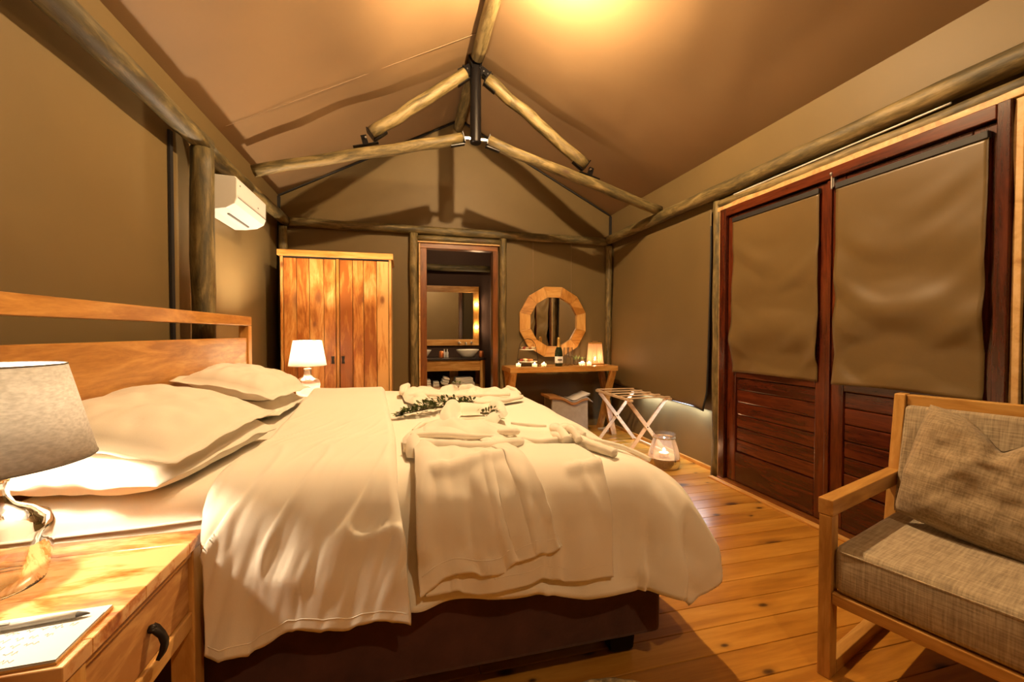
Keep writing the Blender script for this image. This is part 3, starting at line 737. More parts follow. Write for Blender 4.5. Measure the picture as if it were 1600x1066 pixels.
for x0, x1, hs in ((WX0 + 0.025, -0.018, 1), (0.014, WX1 - 0.025, -1)):
    dd = bpy.data.objects.new('door', None); COL.objects.link(dd); dd.parent = wd
    nb = 4; w = (x1 - x0)
    cuts = [0] + [0.25 * i + random.uniform(-0.03, 0.03) for i in range(1, nb)] + [1]
    for i in range(nb):
        a, c = x0 + w * cuts[i], x0 + w * cuts[i + 1]
        MB().box(a + 0.002, c - 0.002, WY0 + 0.003 - 0.002 * (i % 2), WY0 + 0.026, 0.095, WZ - 0.016).build('board', 'ward', dd, bevel=0.0025)
    hx = x1 - 0.028 if hs == 1 else x0 + 0.028
    hb = MB()
    hb.prism([(hx - 0.014, 0.838), (hx + 0.014, 0.838), (hx + 0.009, 0.872), (hx + 0.014, 0.906), (hx - 0.014, 0.906), (hx - 0.009, 0.872)], 'y', WY0 - 0.012, WY0 - 0.002)
    hb.build('handle', 'iron', dd)

# ------------------------------------------------------------------ air conditioner
ac = thing('air_conditioner', 'white split air conditioner on the left wall behind the round post', 'air conditioner', (XL + 0.005, 3.275, 1.88))
prof = [(0.0, 0.0), (0.075, 0.003), (0.15, 0.016), (0.195, 0.045), (0.208, 0.08), (0.210, 0.20), (0.200, 0.214), (0.0, 0.222)]
MB().prism([(p[0], p[1]) for p in prof], 'y', -0.285, 0.285).build('housing', 'white_plastic', ac, bevel=0.006, seg=3)
for i in range(1):
    MB().bar((0.120, -0.17, 0.006), (0.120, 0.19, 0.006), 0.012, 0.008).build('air_slot', 'grey_plastic', ac)
MB().box(0.2085, 0.2115, -0.27, 0.27, 0.086, 0.0875).build('panel_gap', 'grey_plastic', ac)
for yy in (-0.24, 0.1):
    MB().box(0.2095, 0.2115, yy, yy + 0.012, 0.165 if yy < 0 else 0.12, 0.172 if yy < 0 else 0.128).build('mark', 'grey_plastic', ac)

# ------------------------------------------------------------------ bed: base, mattress, headboard
BX0, BX1, BY0, BY1 = -0.955, 0.832, 1.237, 3.03
bed = thing('bed_base', 'dark brown suede bed base on black block feet', 'bed base', (0, 0, 0))
MB().box(BX0, BX1, BY0, BY1, 0.112, 0.40).build('box', 'suede', bed, bevel=0.018, seg=3)
for x, y_ in ((0.735, 1.37), (0.735, 2.90), (-0.85, 1.31), (-0.85, 2.96)):
    MB().prism([(x - 0.055, 0.112), (x + 0.055, 0.112), (x + 0.045, 0.006), (x + 0.03, 0.0), (x - 0.03, 0.0), (x - 0.045, 0.006)], 'y', y_ - 0.05, y_ + 0.05).build('foot', 'black', bed, bevel=0.008)
mt = thing('mattress', 'mattress in a smooth white fitted sheet', 'mattress', (0, 0, 0))
nu, nv = 70, 80
MB().prism([(BX0 + 0.005, 0.402), (BX1 + 0.006, 0.402), (BX1 + 0.006, 0.648), (-0.10, 0.685), (-0.40, 0.706), (BX0 + 0.005, 0.706)], 'y', BY0 + 0.008, BY1 - 0.008).build('body', 'white_cloth', mt, bevel=0.05, seg=4, smooth=True)
# sheet wrinkle piping on the near side
MB().path([(x, BY0 - 0.0005 + 0.006 * abs(math.sin(x * 5)), 0.625 + 0.035 * (x + 0.95)) for x in np.linspace(-0.93, -0.42, 14)], 0.004, 6).build('side_seam', 'white_cloth', mt, smooth=True)

hbd = thing('headboard', 'honey wood headboard with an open gap below its top rail', 'headboard', (-1.0, 2.15, 0))
HY0, HY1 = -0.985, 0.985
MB().box(-0.035, 0.022, HY0, HY1, 1.165, 1.224).build('top_rail', 'honey_y', hbd, bevel=0.004)
for yy in (HY0, HY1 - 0.06):
    MB().box(-0.035, 0.022, yy, yy + 0.06, 0.0, 1.164).build('post', 'honey_z', hbd, bevel=0.004)
MB().box(-0.022, 0.012, HY0 + 0.061, HY1 - 0.061, 0.25, 1.088).build('panel', 'honey_y', hbd, bevel=0.004)

# ------------------------------------------------------------------ bed surface: (s, t) lengths over the bed -> points
S0, T0, T1 = 0.70, 1.31, 2.98
def bed_surf(s, t, off=0.0, wrinkle=1.0, rn=0.115, corner=2.9):
    """s along the bed (x), t across it (y); past S0 / T0 / T1 the cloth rolls over the edge and hangs"""
    s = np.asarray(s, float); t = np.asarray(t, float)
    m = np.maximum(0, s - S0); nn = np.maximum(0, T0 - t); ff = np.maximum(0, t - T1)
    n = np.maximum(nn, ff); sg = np.where(ff > nn, 1.0, -1.0)
    rho = (m ** corner + n ** corner) ** (1 / corner)
    phi = np.arctan2(n, m + 1e-9)
    c2 = np.where(rho > 1e-6, np.cos(phi) ** 2, 0.0)
    Rr = (rn + off) + 0.185 * c2
    th = np.minimum(rho / Rr, math.pi / 2)
    ext = np.maximum(0, rho - Rr * math.pi / 2)
    out = Rr * np.sin(th) - 0.10 * ext * c2
    out = out + 0.055 * np.sin(2 * phi) ** 2 * np.clip((rho - 0.15) / 0.35, 0, 1) * (rho > 1e-6)
    drop = Rr * (1 - np.cos(th)) + ext
    bx = np.minimum(s, S0); by = np.clip(t, T0, T1)
    ztop = 0.720 - 0.038 * sstep(-0.35, 0.85, bx) + off
    hang = np.clip(drop / 0.25, 0, 1)
    # soft quilting on top, folds where it hangs
    w_top = wrinkle * (0.006 * vnoise(s * 4.3, t * 4.1) + 0.003 * vnoise(s * 9.3 + 4, t * 8.1)) * (1 - hang)
    fold = 0.016 * vnoise(s * 8.0 + 0.8 * t, t * 2.2 + 3) + 0.010 * vnoise(s * 17.0 - 2 * t, t * 5 + 9) + 0.008 * vnoise(s * 5 + t * 9, t * 7)
    foldf = 0.016 * vnoise(t * 7.0, s * 2.0 + 30) + 0.008 * vnoise(t * 15.0, s * 4 + 11)
    foldc = 0.036 * np.sin(phi * 13.0 + 0.4) * np.sin(2 * phi) ** 2 * np.clip(rho / 0.4, 0, 1)
    f = wrinkle * (fold * (1 - c2) + foldf * c2 + foldc) * hang
    out = out + f
    x = bx + out * np.cos(phi) * (rho > 1e-6)
    y = by + sg * out * np.sin(phi) * (rho > 1e-6)
    z = ztop - drop + w_top
    return np.stack([x, y, z], -1)


def loft(A, B, nu, nv, hfun, base=0.02, wrinkle=1.0):
    """cloth between two polylines A and B given in (s, t); hfun(u, v, S, T) is its height over the bed"""
    def samp(Pl, n):
        Pl = np.array(Pl, float); d = np.r_[0, np.cumsum(np.hypot(*np.diff(Pl, axis=0).T))]; d /= d[-1]
        q = np.linspace(0, 1, n); return np.stack([np.interp(q, d, Pl[:, 0]), np.interp(q, d, Pl[:, 1])], -1)
    a, b_ = samp(A, nu), samp(B, nu)
    # soften the polylines
    for arr in (a, b_):
        for _ in range(3): arr[1:-1] = (arr[:-2] + 2 * arr[1:-1] + arr[2:]) / 4
    v = np.linspace(0, 1, nv)[None, :, None]
    ST = a[:, None, :] * (1 - v) + b_[:, None, :] * v
    S_, T_ = ST[..., 0], ST[..., 1]
    u, vv = np.meshgrid(np.linspace(0, 1, nu), np.linspace(0, 1, nv), indexing='ij')
    return bed_surf(S_, T_, base + hfun(u, vv, S_, T_), wrinkle)

# duvet
s = np.linspace(-0.30, 1.155, 150); t = np.linspace(0.872, 3.40, 190)
S_, T_ = np.meshgrid(s, t, indexing='ij')
Pd = bed_surf(S_, T_, 0.008)
hem = np.clip((1.0 - T_) / 0.14, 0, 1)
Pd[..., 2] += 0.018 * vnoise(S_ * 5.5 + 2, T_ * 0 + 1) * hem
Pd[..., 1] += 0.020 * vnoise(S_ * 7, T_ * 6) * hem - 0.012 * hem + 0.012 * hem * vnoise(S_ * 9 + T_ * 14, T_ * 26) 
Pd[..., 1] -= 0.012 * np.clip(1 - 3 * np.abs(vnoise(S_ * 9 + 2.0 * T_, T_ * 3 + 8)), 0, 1) ** 1.5 * np.clip((1.2 - T_) / 0.15, 0, 1)
tag(MB().grid(Pd).build('duvet', 'white_cloth', smooth=True, solid=0.022, sol_off=-1.0), 'large plump white duvet over the foot of the bed, hanging at the corner', 'duvet')

# cover folded back across the bed
def edgeL(t): return np.interp(t, [0.79, 1.02, 1.25, 1.63, 2.95, 3.3], [-0.475, -0.47, -0.485, -0.465, -0.58, -0.60])
def edgeR(t): return np.interp(t, [0.79, 1.02, 1.19, 1.65, 2.86, 3.3], [0.015, -0.003, -0.025, -0.04, -0.13, -0.15])
nu, nv = 150, 260
u, v = np.meshgrid(np.linspace(0, 1, nu), np.linspace(0, 1, nv), indexing='ij')
hemt = np.interp(u, [0, 0.07, 0.2, 0.38, 0.6, 0.8, 1], [0.815, 0.785, 0.80, 0.835, 0.825, 0.82, 0.805])
T_ = hemt + (3.32 - hemt) * v
S_ = edgeL(T_) + (edgeR(T_) - edgeL(T_)) * u
hang = sstep(1.30, 0.95, T_)
k1 = S_ - 0.30 * (T_ - 1.05)
fl_ = 0.009 * vnoise(k1 * 11, T_ * 2.2) + 0.009 * vnoise(k1 * 25 + 3, T_ * 4 + 7) + 0.004 * vnoise(k1 * 55, T_ * 9 + 2) + 0.006 * vnoise(S_ * 7 + T_ * 6, T_ * 8 + 2)
wn = vnoise(k1 * 15 + 0.8 * vnoise(S_ * 3, T_ * 4), T_ * 2.4 + 4)
rid = 0.015 * np.clip(1 - np.abs(wn) * 2.4, 0, 1) ** 1.6 + 0.004 * np.clip(1 - np.abs(vnoise(k1 * 24 + 9, T_ * 3)) * 2, 0, 1)
off = 0.030 + hang * (fl_ + rid * sstep(0, .12, T_ - hemt)) + (1 - hang) * (0.004 * vnoise(S_ * 7, T_ * 6) + 0.25 * rid * sstep(2.4, 1.5, T_))
off -= 0.022 * (np.clip((0.05 - u) / 0.05, 0, 1) ** 2 + np.clip((u - 0.95) / 0.05, 0, 1) ** 2) * (1 - hang)
Pb = bed_surf(S_, T_, off, 0.5)
cv = thing('folded_cover', 'smooth white cover folded back across the bed, its hem hanging beside the nightstand', 'bed cover', (0, 0, 0))
MB().grid(Pb).build('cloth', 'white_cloth', cv, smooth=True, solid=0.012, sol_off=0)
Ph = [tuple(Pb[i, 3] + np.array([0, -0.0060, 0])) for i in range(2, nu - 2)]
MB().path(Ph, 0.0015, 5).build('hem_stitch', 'white_cloth', cv, smooth=True)

# ------------------------------------------------------------------ pillows
def pillow(name, lx, ly, th, loc, rot, label, mat='pillow', flange=0.035, seed=0.0, sag=0.0, group='bed pillows', cat='pillow', n=46, chop=0.0):
    q = np.linspace(-1, 1, n); u, v = np.meshgrid(q, q, indexing='ij')
    cx_, cy_ = 1 - 2 * flange / lx, 1 - 2 * flange / ly
    U = np.clip(np.abs(u) / cx_, 0, 1); V = np.clip(np.abs(v) / cy_, 0, 1)
    core = np.clip((1 - U ** 2.6) * (1 - V ** 2.6), 0, 1) ** 0.42
    wr = 0.012 * vnoise(u * 3 + seed, v * 3 + seed * 2) + 0.007 * vnoise(u * 7 + seed, v * 7) + 0.006 * np.clip(1 - 3 * np.abs(vnoise(u * 5 + v * 3 + seed, v * 5 - u * 2)), 0, 1) * (np.abs(u * v) + 0.15)
    edge_w = 0.004 * vnoise(np.arctan2(v, u) * 6 + seed, u * 0 + seed)
    x = u * lx / 2 * (1 - 0.045 * (1 - np.abs(v)) ** 1 * np.abs(u) ** 4 * -0.4 - 0.03 * V ** 2)
    y = v * ly / 2 * (1 - 0.03 * U ** 2)
    rim = 0.007 * vnoise(u * 4 + seed + 5, v * 4 + seed) * (1 - core) + edge_w * (1 - core)
    zt = th / 2 * core + wr * core + rim
    zb = -th / 2 * core * 0.9 + rim
    if chop:
        d = np.exp(-(np.abs(u) / 0.42) ** 1.3) * np.clip((v - 0.05) / 0.95, 0, 1) ** 1.5
        y = y - chop * d * 0.75
        zt = zt - 0.03 * np.exp(-(u / 0.12) ** 2) * np.clip((v) / 1, 0, 1); zb = zb + 0.02 * d
    sg = sag * (u ** 2 + v ** 2)
    b = MB(); b.grid(np.stack([x, y, zt + 0.0015 - sg], -1)); m = len(b.v); b.grid(np.stack([x, y, zb - 0.0015 - sg], -1))
    ring = [(i, 0) for i in range(n)] + [(n - 1, j) for j in range(1, n)] + [(i, n - 1) for i in range(n - 2, -1, -1)] + [(0, j) for j in range(n - 2, 0, -1)]
    idx = [i * n + j for i, j in ring]
    for a, c in zip(idx, idx[1:] + idx[:1]): b.f.append((a, c, c + m, a + m))
    o = b.build(name, mat, smooth=True)
    o.location = loc; o.rotation_euler = rot
    return tag(o, label, cat, group)
pillow('pillow', 0.44, 0.68, 0.155, (-0.738, 1.520, 0.785), (R(0), R(2), R(-7)), 'lower white pillow of the pair nearest the near lamp', seed=1.2, sag=0.014, flange=0.012)
pillow('pillow', 0.46, 0.66, 0.120, (-0.730, 1.525, 0.868), (R(1), R(9), R(-4)), 'upper white pillow of the pair nearest the near lamp', seed=4.7, sag=0.012)
pillow('pillow', 0.42, 0.62, 0.120, (-0.760, 2.410, 0.770), (R(0), R(2), R(1)), 'lower white pillow of the pair nearest the wardrobe', seed=8.1, sag=0.010)
pillow('pillow', 0.43, 0.60, 0.150, (-0.748, 2.375, 0.875), (R(-2), R(13), R(-4)), 'upper white pillow of the pair nearest the wardrobe', seed=2.9, sag=0.006)

# ------------------------------------------------------------------ bathrobes laid on the duvet
def ridge(S_, T_, p, q, w, hgt):
    p = np.array(p); q = np.array(q); d = q - p; L2 = d @ d
    k = np.clip(((S_ - p[0]) * d[0] + (T_ - p[1]) * d[1]) / L2, 0, 1)
    dist = np.hypot(S_ - p[0] - k * d[0], T_ - p[1] - k * d[1])
    return hgt * np.exp(-(dist / w) ** 2)
def puff(H, pu=3.0, pv=3.0, wr=0.01, f=9, seed=0.0):
    def fn(u, v, S_, T_):
        e = (1 - np.abs(2 * u - 1) ** pu) * (1 - np.abs(2 * v - 1) ** pv)
        return H * np.clip(e, 0, 1) ** 0.5 + wr * vnoise(S_ * f + seed, T_ * f * 0.7 + seed) * np.clip(e * 3, 0, 1)
    return fn

robe = thing('bathrobe', 'white towelling bathrobe spread over the near side of the duvet with knotted belt', 'bathrobe', (0, 0, 0), group='bathrobes on the bed')
def back_h(u, v, S_, T_):
    h = 0.008 * vnoise(S_ * 9, T_ * 2.5) * sstep(0.1, 0.6, v) + 0.008 * np.clip(1 - 3.0 * np.abs(vnoise(S_ * 12 + 3, T_ * 2.2)), 0, 1) ** 1.4 * sstep(0.2, 0.6, v)
    h += ridge(S_, T_, (0.505, 1.225), (0.625, 1.235), 0.018, 0.012) + ridge(S_, T_, (0.60, 1.23), (0.65, 1.15), 0.02, 0.008)
    return h
Pk = loft([(0.06, 1.46), (0.36, 1.46), (0.60, 1.42)], [(0.05, 0.90), (0.25, 0.885), (0.40, 0.905), (0.615, 0.895)], 90, 80, back_h, 0.022)
bk = MB().grid(Pk).build('back_panel', 'terry', robe, smooth=True, solid=0.010, sol_off=1)
MB().path([tuple(Pk[i, -7] + np.array([0, -0.0095, 0])) for i in range(30, 88)], 0.0014, 5).build('hem_seam', 'terry', bk, smooth=True)
def front_h(u, v, S_, T_):
    q1 = S_ + 0.12 * (T_ - 1.1)
    h = 0.010 * vnoise(q1 * 10, T_ * 2 + 5) * sstep(0.15, 0.7, v) + 0.006 * vnoise(q1 * 24, T_ * 4 + 1) * sstep(0.3, 0.9, v)
    h += 0.013 * np.clip(1 - 3.0 * np.abs(vnoise(q1 * 13 + 6, T_ * 2.6)), 0, 1) ** 1.4 * sstep(0.2, 0.55, v) + 0.004 * vnoise(S_ * 40, T_ * 22)
    h += ridge(S_, T_, (0.085, 1.215), (0.285, 1.27), 0.017, 0.014) + ridge(S_, T_, (0.06, 1.40), (0.04, 1.0), 0.02, 0.014)
    h += 0.006 * sstep(0.80, 0.82, u)
    return h
Pf = loft([(0.03, 1.44), (0.18, 1.46), (0.305, 1.45)], [(0.035, 0.895), (0.10, 0.925), (0.25, 0.935), (0.36, 0.975), (0.445, 0.975)], 90, 80, front_h, 0.037)
fp = MB().grid(Pf).build('front_panel', 'terry', robe, smooth=True, solid=0.012, sol_off=1)
MB().path([tuple(Pf[i, -8] + np.array([0, -0.0118, 0])) for i in range(2, 89)], 0.0014, 5).build('hem_seam', 'terry', fp, smooth=True)
MB().path([tuple(Pf[-1, j]) for j in range(0, 80)], 0.004, 6).build('edge_piping', 'terry', fp, smooth=True)
# folded upper part
P_ = loft([(-0.01, 1.60), (0.05, 1.68), (0.16, 1.80), (0.36, 1.82), (0.44, 1.66)], [(-0.005, 1.40), (0.06, 1.38), (0.18, 1.365), (0.30, 1.36), (0.41, 1.43)], 70, 44, puff(0.036, 4, 2.6, 0.014, 13, 2), 0.022)
MB().grid(P_).build('folded_body', 'terry', robe, smooth=True)
P_ = loft([(-0.005, 1.50), (0.03, 1.52), (0.05, 1.50)], [(0.005, 1.34), (0.03, 1.33), (0.055, 1.35)], 20, 20, puff(0.050, 2.5, 2.5, 0.010, 25, 4), 0.022)
MB().grid(P_).build('cuff', 'terry', robe, smooth=True)
P_ = loft([(0.06, 1.72), (0.17, 1.80), (0.30, 1.70), (0.40, 1.62)], [(0.04, 1.52), (0.18, 1.49), (0.31, 1.44), (0.42, 1.47)], 50, 30, puff(0.052, 3, 2.2, 0.016, 17, 8), 0.022)
MB().grid(P_).build('crossed_sleeve', 'terry', robe, smooth=True)
P_ = loft([(0.38, 1.80), (0.50, 1.70), (0.60, 1.62), (0.66, 1.66)], [(0.36, 1.46), (0.46, 1.44), (0.56, 1.47), (0.64, 1.55)], 44, 30, puff(0.018, 5, 2.0, 0.008, 14, 5), 0.022)
MB().grid(P_).build('sleeve', 'terry', robe, smooth=True)
def roll(name, sts, hs, rad, parent, n=10):
    pts = []
    sts = np.array(sts, float); m = 28
    d = np.r_[0, np.cumsum(np.hypot(*np.diff(sts, axis=0).T) + 1e-4)]; d /= d[-1]
    q = np.linspace(0, 1, m)
    # smooth interpolation through the points
    def ip(col):
        y_ = np.interp(q, d, col)
        for _ in range(2): y_[1:-1] = (y_[:-2] + 2 * y_[1:-1] + y_[2:]) / 4
        return y_
    ss, tt, hh = ip(sts[:, 0]), ip(sts[:, 1]), ip(np.array(hs, float))
    rr = ip(np.array(rad, float)) if hasattr(rad, '__len__') else np.full(m, rad)
    P0 = bed_surf(ss, tt, 0.016, 1.0); P0[:, 2] += hh
    return MB().path([tuple(p) for p in P0], list(rr), n, wob=0.14, seed=random.uniform(0, 30)).build(name, 'terry', parent, smooth=True)
# shawl collar: two thick lapels meeting in a V and a neck loop
def lapel(name, A, B, H, parent, seed, wr=0.006):
    # flat folded band between two (s, t) lines, highest along the outer line
    def hf(u, v, S_, T_):
        e = np.clip(1 - np.abs(2 * u - 1) ** 6, 0, 1) ** 0.5
        return (H * (np.clip(1 - np.abs(2 * v - 0.75) ** 2.4, 0, 1)) ** 0.6) * (0.35 + 0.65 * e) + wr * vnoise(S_ * 22 + seed, T_ * 16 + seed)
    return MB().grid(loft(A, B, 36, 18, hf, 0.024)).build(name, 'terry', parent, smooth=True)
lapel('collar', [(0.13, 1.62), (0.145, 1.82), (0.19, 2.05), (0.25, 2.14)], [(0.20, 1.60), (0.215, 1.80), (0.245, 1.97), (0.275, 2.05)], 0.074, robe, 2)
lapel('collar', [(0.25, 2.14), (0.34, 2.13), (0.42, 2.09)], [(0.265, 2.03), (0.34, 2.03), (0.40, 1.99)], 0.045, robe, 5)
lapel('collar', [(0.42, 2.11), (0.47, 1.98), (0.44, 1.80), (0.34, 1.62)], [(0.385, 2.02), (0.40, 1.93), (0.36, 1.80), (0.27, 1.66)], 0.076, robe, 8)
roll('collar_fold', [(0.22, 1.74), (0.27, 1.71), (0.33, 1.73), (0.37, 1.77)], [0.045, 0.048, 0.048, 0.045], 0.009, robe)
roll('fold_edge', [(0.0, 1.43), (0.06, 1.395), (0.16, 1.37), (0.27, 1.355), (0.34, 1.385), (0.40, 1.44)], [0.022, 0.030, 0.030, 0.030, 0.034, 0.026], [0.014, 0.018, 0.019, 0.018, 0.020, 0.014], robe)
roll('fold_edge', [(0.02, 1.49), (0.10, 1.455), (0.20, 1.44), (0.30, 1.45)], [0.038, 0.046, 0.046, 0.040], [0.010, 0.012, 0.012, 0.008], robe)
roll('fold_edge', [(0.40, 1.52), (0.47, 1.455), (0.55, 1.48)], [0.020, 0.018, 0.018], [0.010, 0.012, 0.010], robe)
roll('fold_edge', [(0.03, 1.66), (0.07, 1.74), (0.12, 1.78)], [0.022, 0.030, 0.032], [0.006, 0.010, 0.008], robe)
roll('fold_edge', [(0.46, 1.82), (0.53, 1.76), (0.60, 1.75)], [0.016, 0.020, 0.014], [0.006, 0.009, 0.006], robe)
roll('fold_edge', [(0.33, 1.50), (0.37, 1.47), (0.40, 1.49), (0.38, 1.53)], [0.045, 0.052, 0.050, 0.040], [0.012, 0.014, 0.012, 0.008], robe)
# belt with knot
blt = roll('belt', [(0.66, 1.70), (0.62, 1.69), (0.585, 1.62), (0.575, 1.54), (0.60, 1.48)], [0.012, 0.025, 0.034, 0.040, 0.03], [0.010, 0.016, 0.019, 0.019, 0.017], robe)
roll('knot', [(0.575, 1.44), (0.575, 1.51), (0.605, 1.545), (0.635, 1.52), (0.625, 1.46), (0.592, 1.445)], [0.02, 0.045, 0.052, 0.046, 0.034, 0.028], 0.019, blt)
roll('knot', [(0.56, 1.50), (0.59, 1.50), (0.62, 1.49), (0.645, 1.46)], [0.018, 0.052, 0.054, 0.03], 0.018, blt)
roll('knot', [(0.61, 1.57), (0.60, 1.52), (0.605, 1.46), (0.61, 1.415)], [0.022, 0.050, 0.054, 0.026], 0.016, blt)
roll('belt_end', [(0.625, 1.45), (0.645, 1.40), (0.668, 1.34), (0.69, 1.295)], [0.026, 0.016, 0.012, 0.010], [0.016, 0.019, 0.018, 0.016], blt)
roll('belt_end', [(0.635, 1.48), (0.70, 1.43), (0.79, 1.39), (0.865, 1.345)], [0.026, 0.014, 0.008, 0.006], [0.015, 0.011, 0.009, 0.008], blt)
roll('belt_loop', [(0.565, 1.56), (0.555, 1.50), (0.57, 1.45)], [0.018, 0.026, 0.018], 0.015, blt)

robe2 = thing('bathrobe', 'white towelling bathrobe folded near the far side of the bed, behind the leafy branch', 'bathrobe', (0, 0, 0), group='bathrobes on the bed')
P_ = loft([(-0.02, 2.70), (0.08, 2.84), (0.30, 2.80), (0.52, 2.86), (0.70, 2.72)], [(0.00, 2.44), (0.05, 2.33), (0.25, 2.28), (0.48, 2.30), (0.70, 2.46)], 70, 36, puff(0.024, 4, 2.6, 0.018, 15, 12), 0.022)
MB().grid(P_).build('folded_body', 'terry', robe2, smooth=True)
P_ = loft([(-0.03, 2.72), (0.05, 2.86), (0.16, 2.84), (0.30, 2.74)], [(0.00, 2.52), (0.08, 2.44), (0.20, 2.44), (0.32, 2.54)], 40, 26, puff(0.034, 3, 2.4, 0.024, 19, 3), 0.022)
MB().grid(P_).build('sleeve', 'terry', robe2, smooth=True)
P_ = loft([(0.36, 2.76), (0.46, 2.88), (0.60, 2.86), (0.70, 2.74)], [(0.38, 2.56), (0.48, 2.48), (0.62, 2.46), (0.72, 2.54)], 40, 26, puff(0.034, 3, 2.4, 0.024, 17, 9), 0.022)
MB().grid(P_).build('sleeve', 'terry', robe2, smooth=True)
lapel('collar', [(0.20, 2.56), (0.22, 2.72), (0.29, 2.90), (0.36, 2.95)], [(0.27, 2.54), (0.28, 2.70), (0.325, 2.84), (0.36, 2.88)], 0.050, robe2, 3)
lapel('collar', [(0.36, 2.95), (0.45, 2.88), (0.46, 2.72), (0.40, 2.54)], [(0.36, 2.88), (0.405, 2.82), (0.40, 2.70), (0.33, 2.56)], 0.050, robe2, 9)
roll('cuff', [(-0.02, 2.58), (-0.01, 2.70), (0.02, 2.80)], [0.03, 0.045, 0.05], [0.014, 0.020, 0.018], robe2)
roll('cuff', [(0.71, 2.60), (0.705, 2.70), (0.68, 2.80)], [0.025, 0.035, 0.04], [0.012, 0.016, 0.016], robe2)
roll('hem_roll', [(0.04, 2.42), (0.22, 2.32), (0.40, 2.33), (0.56, 2.37), (0.70, 2.50)], [0.022, 0.024, 0.02, 0.022, 0.022], 0.012, robe2)
roll('hem_roll', [(0.08, 2.50), (0.24, 2.42), (0.42, 2.44), (0.62, 2.50)], [0.04, 0.045, 0.042, 0.038], 0.010, robe2)

# ------------------------------------------------------------------ sprigs of leaves
def sprig(name, sts, label, nleaf, spread, lsize, h0, side=1.0):
    t_ = thing(name, label, 'sprig', (0, 0, 0), group='leafy sprigs on the bed')
    sts = np.array(sts, float); q = np.linspace(0, 1, 12)
    ss = np.interp(q, np.linspace(0, 1, len(sts)), sts[:, 0]); tt = np.interp(q, np.linspace(0, 1, len(sts)), sts[:, 1])
    hh = np.interp(q, np.linspace(0, 1, len(sts)), h0)
    P0 = bed_surf(ss, tt, 0.016); P0[:, 2] += hh
    MB().path([tuple(p) for p in P0], [0.004 - 0.0025 * k for k in q], 6).build('stem', 'stem', t_, smooth=True)
    b = MB(); tw = MB(); rnd = random.Random(len(sts) * 31 + nleaf)
    def leaf(p, d, l):
        d = d.normalized(); sd = d.cross(Vector((rnd.uniform(-.4, .4), rnd.uniform(-.4, .4), 1))).normalized() * l * 0.30
        up = Vector((0, 0, 1)) * l * 0.06
        b.add([p, p + d * l * 0.35 + sd + up, p + d * l * 0.75 + sd * 0.8 + up, p + d * l, p + d * l * 0.75 - sd * 0.8 + up, p + d * l * 0.35 - sd + up], [(0, 1, 5), (1, 2, 4, 5), (2, 3, 4)])
    for i in range(nleaf):
        k = rnd.random() ** 0.9; j = min(10, int(k * 11)); p0 = Vector(P0[j]).lerp(Vector(P0[j + 1]), rnd.random())
        ax = (Vector(P0[j + 1]) - Vector(P0[j])).normalized()
        dirv = Vector((rnd.uniform(-1, 1), rnd.uniform(-1, 1), rnd.uniform(-0.1, 0.9)))
        wdt = spread * (0.4 + 0.9 * math.sin(math.pi * min(1, k * 1.05)))
        p1 = p0 + dirv.normalized() * wdt * rnd.uniform(0.3, 1.0); p1.z = max(p1.z, P0[j][2] - hh[j] + 0.004)
        if i % 3 == 0: tw.path([p0, p1], 0.0012, 4)
        leaf(p1, dirv + ax * 0.8, lsize * rnd.uniform(0.7, 1.25))
    lv = b.build('leaves', 'leaf', t_, smooth=False); lv['kind'] = 'stuff'
    tw.build('twigs', 'stem', t_)
sprig('leafy_branch', [(0.36, 2.30), (0.22, 2.20), (0.08, 2.08), (-0.03, 1.99)], 'leafy green branch lying on the bed between the two bathrobes', 420, 0.040, 0.023, [0.030, 0.02, 0.018, 0.01])
sprig('leaf_sprig', [(0.315, 1.79), (0.36, 1.76), (0.375, 1.70)], 'small green sprig tucked into the near bathrobe collar', 70, 0.024, 0.020, [0.062, 0.062, 0.055])
sprig('leaf_sprig', [(0.31, 2.90), (0.34, 2.85), (0.36, 2.80)], 'tiny green sprig on the far bathrobe collar', 24, 0.016, 0.016, [0.062, 0.062, 0.06])

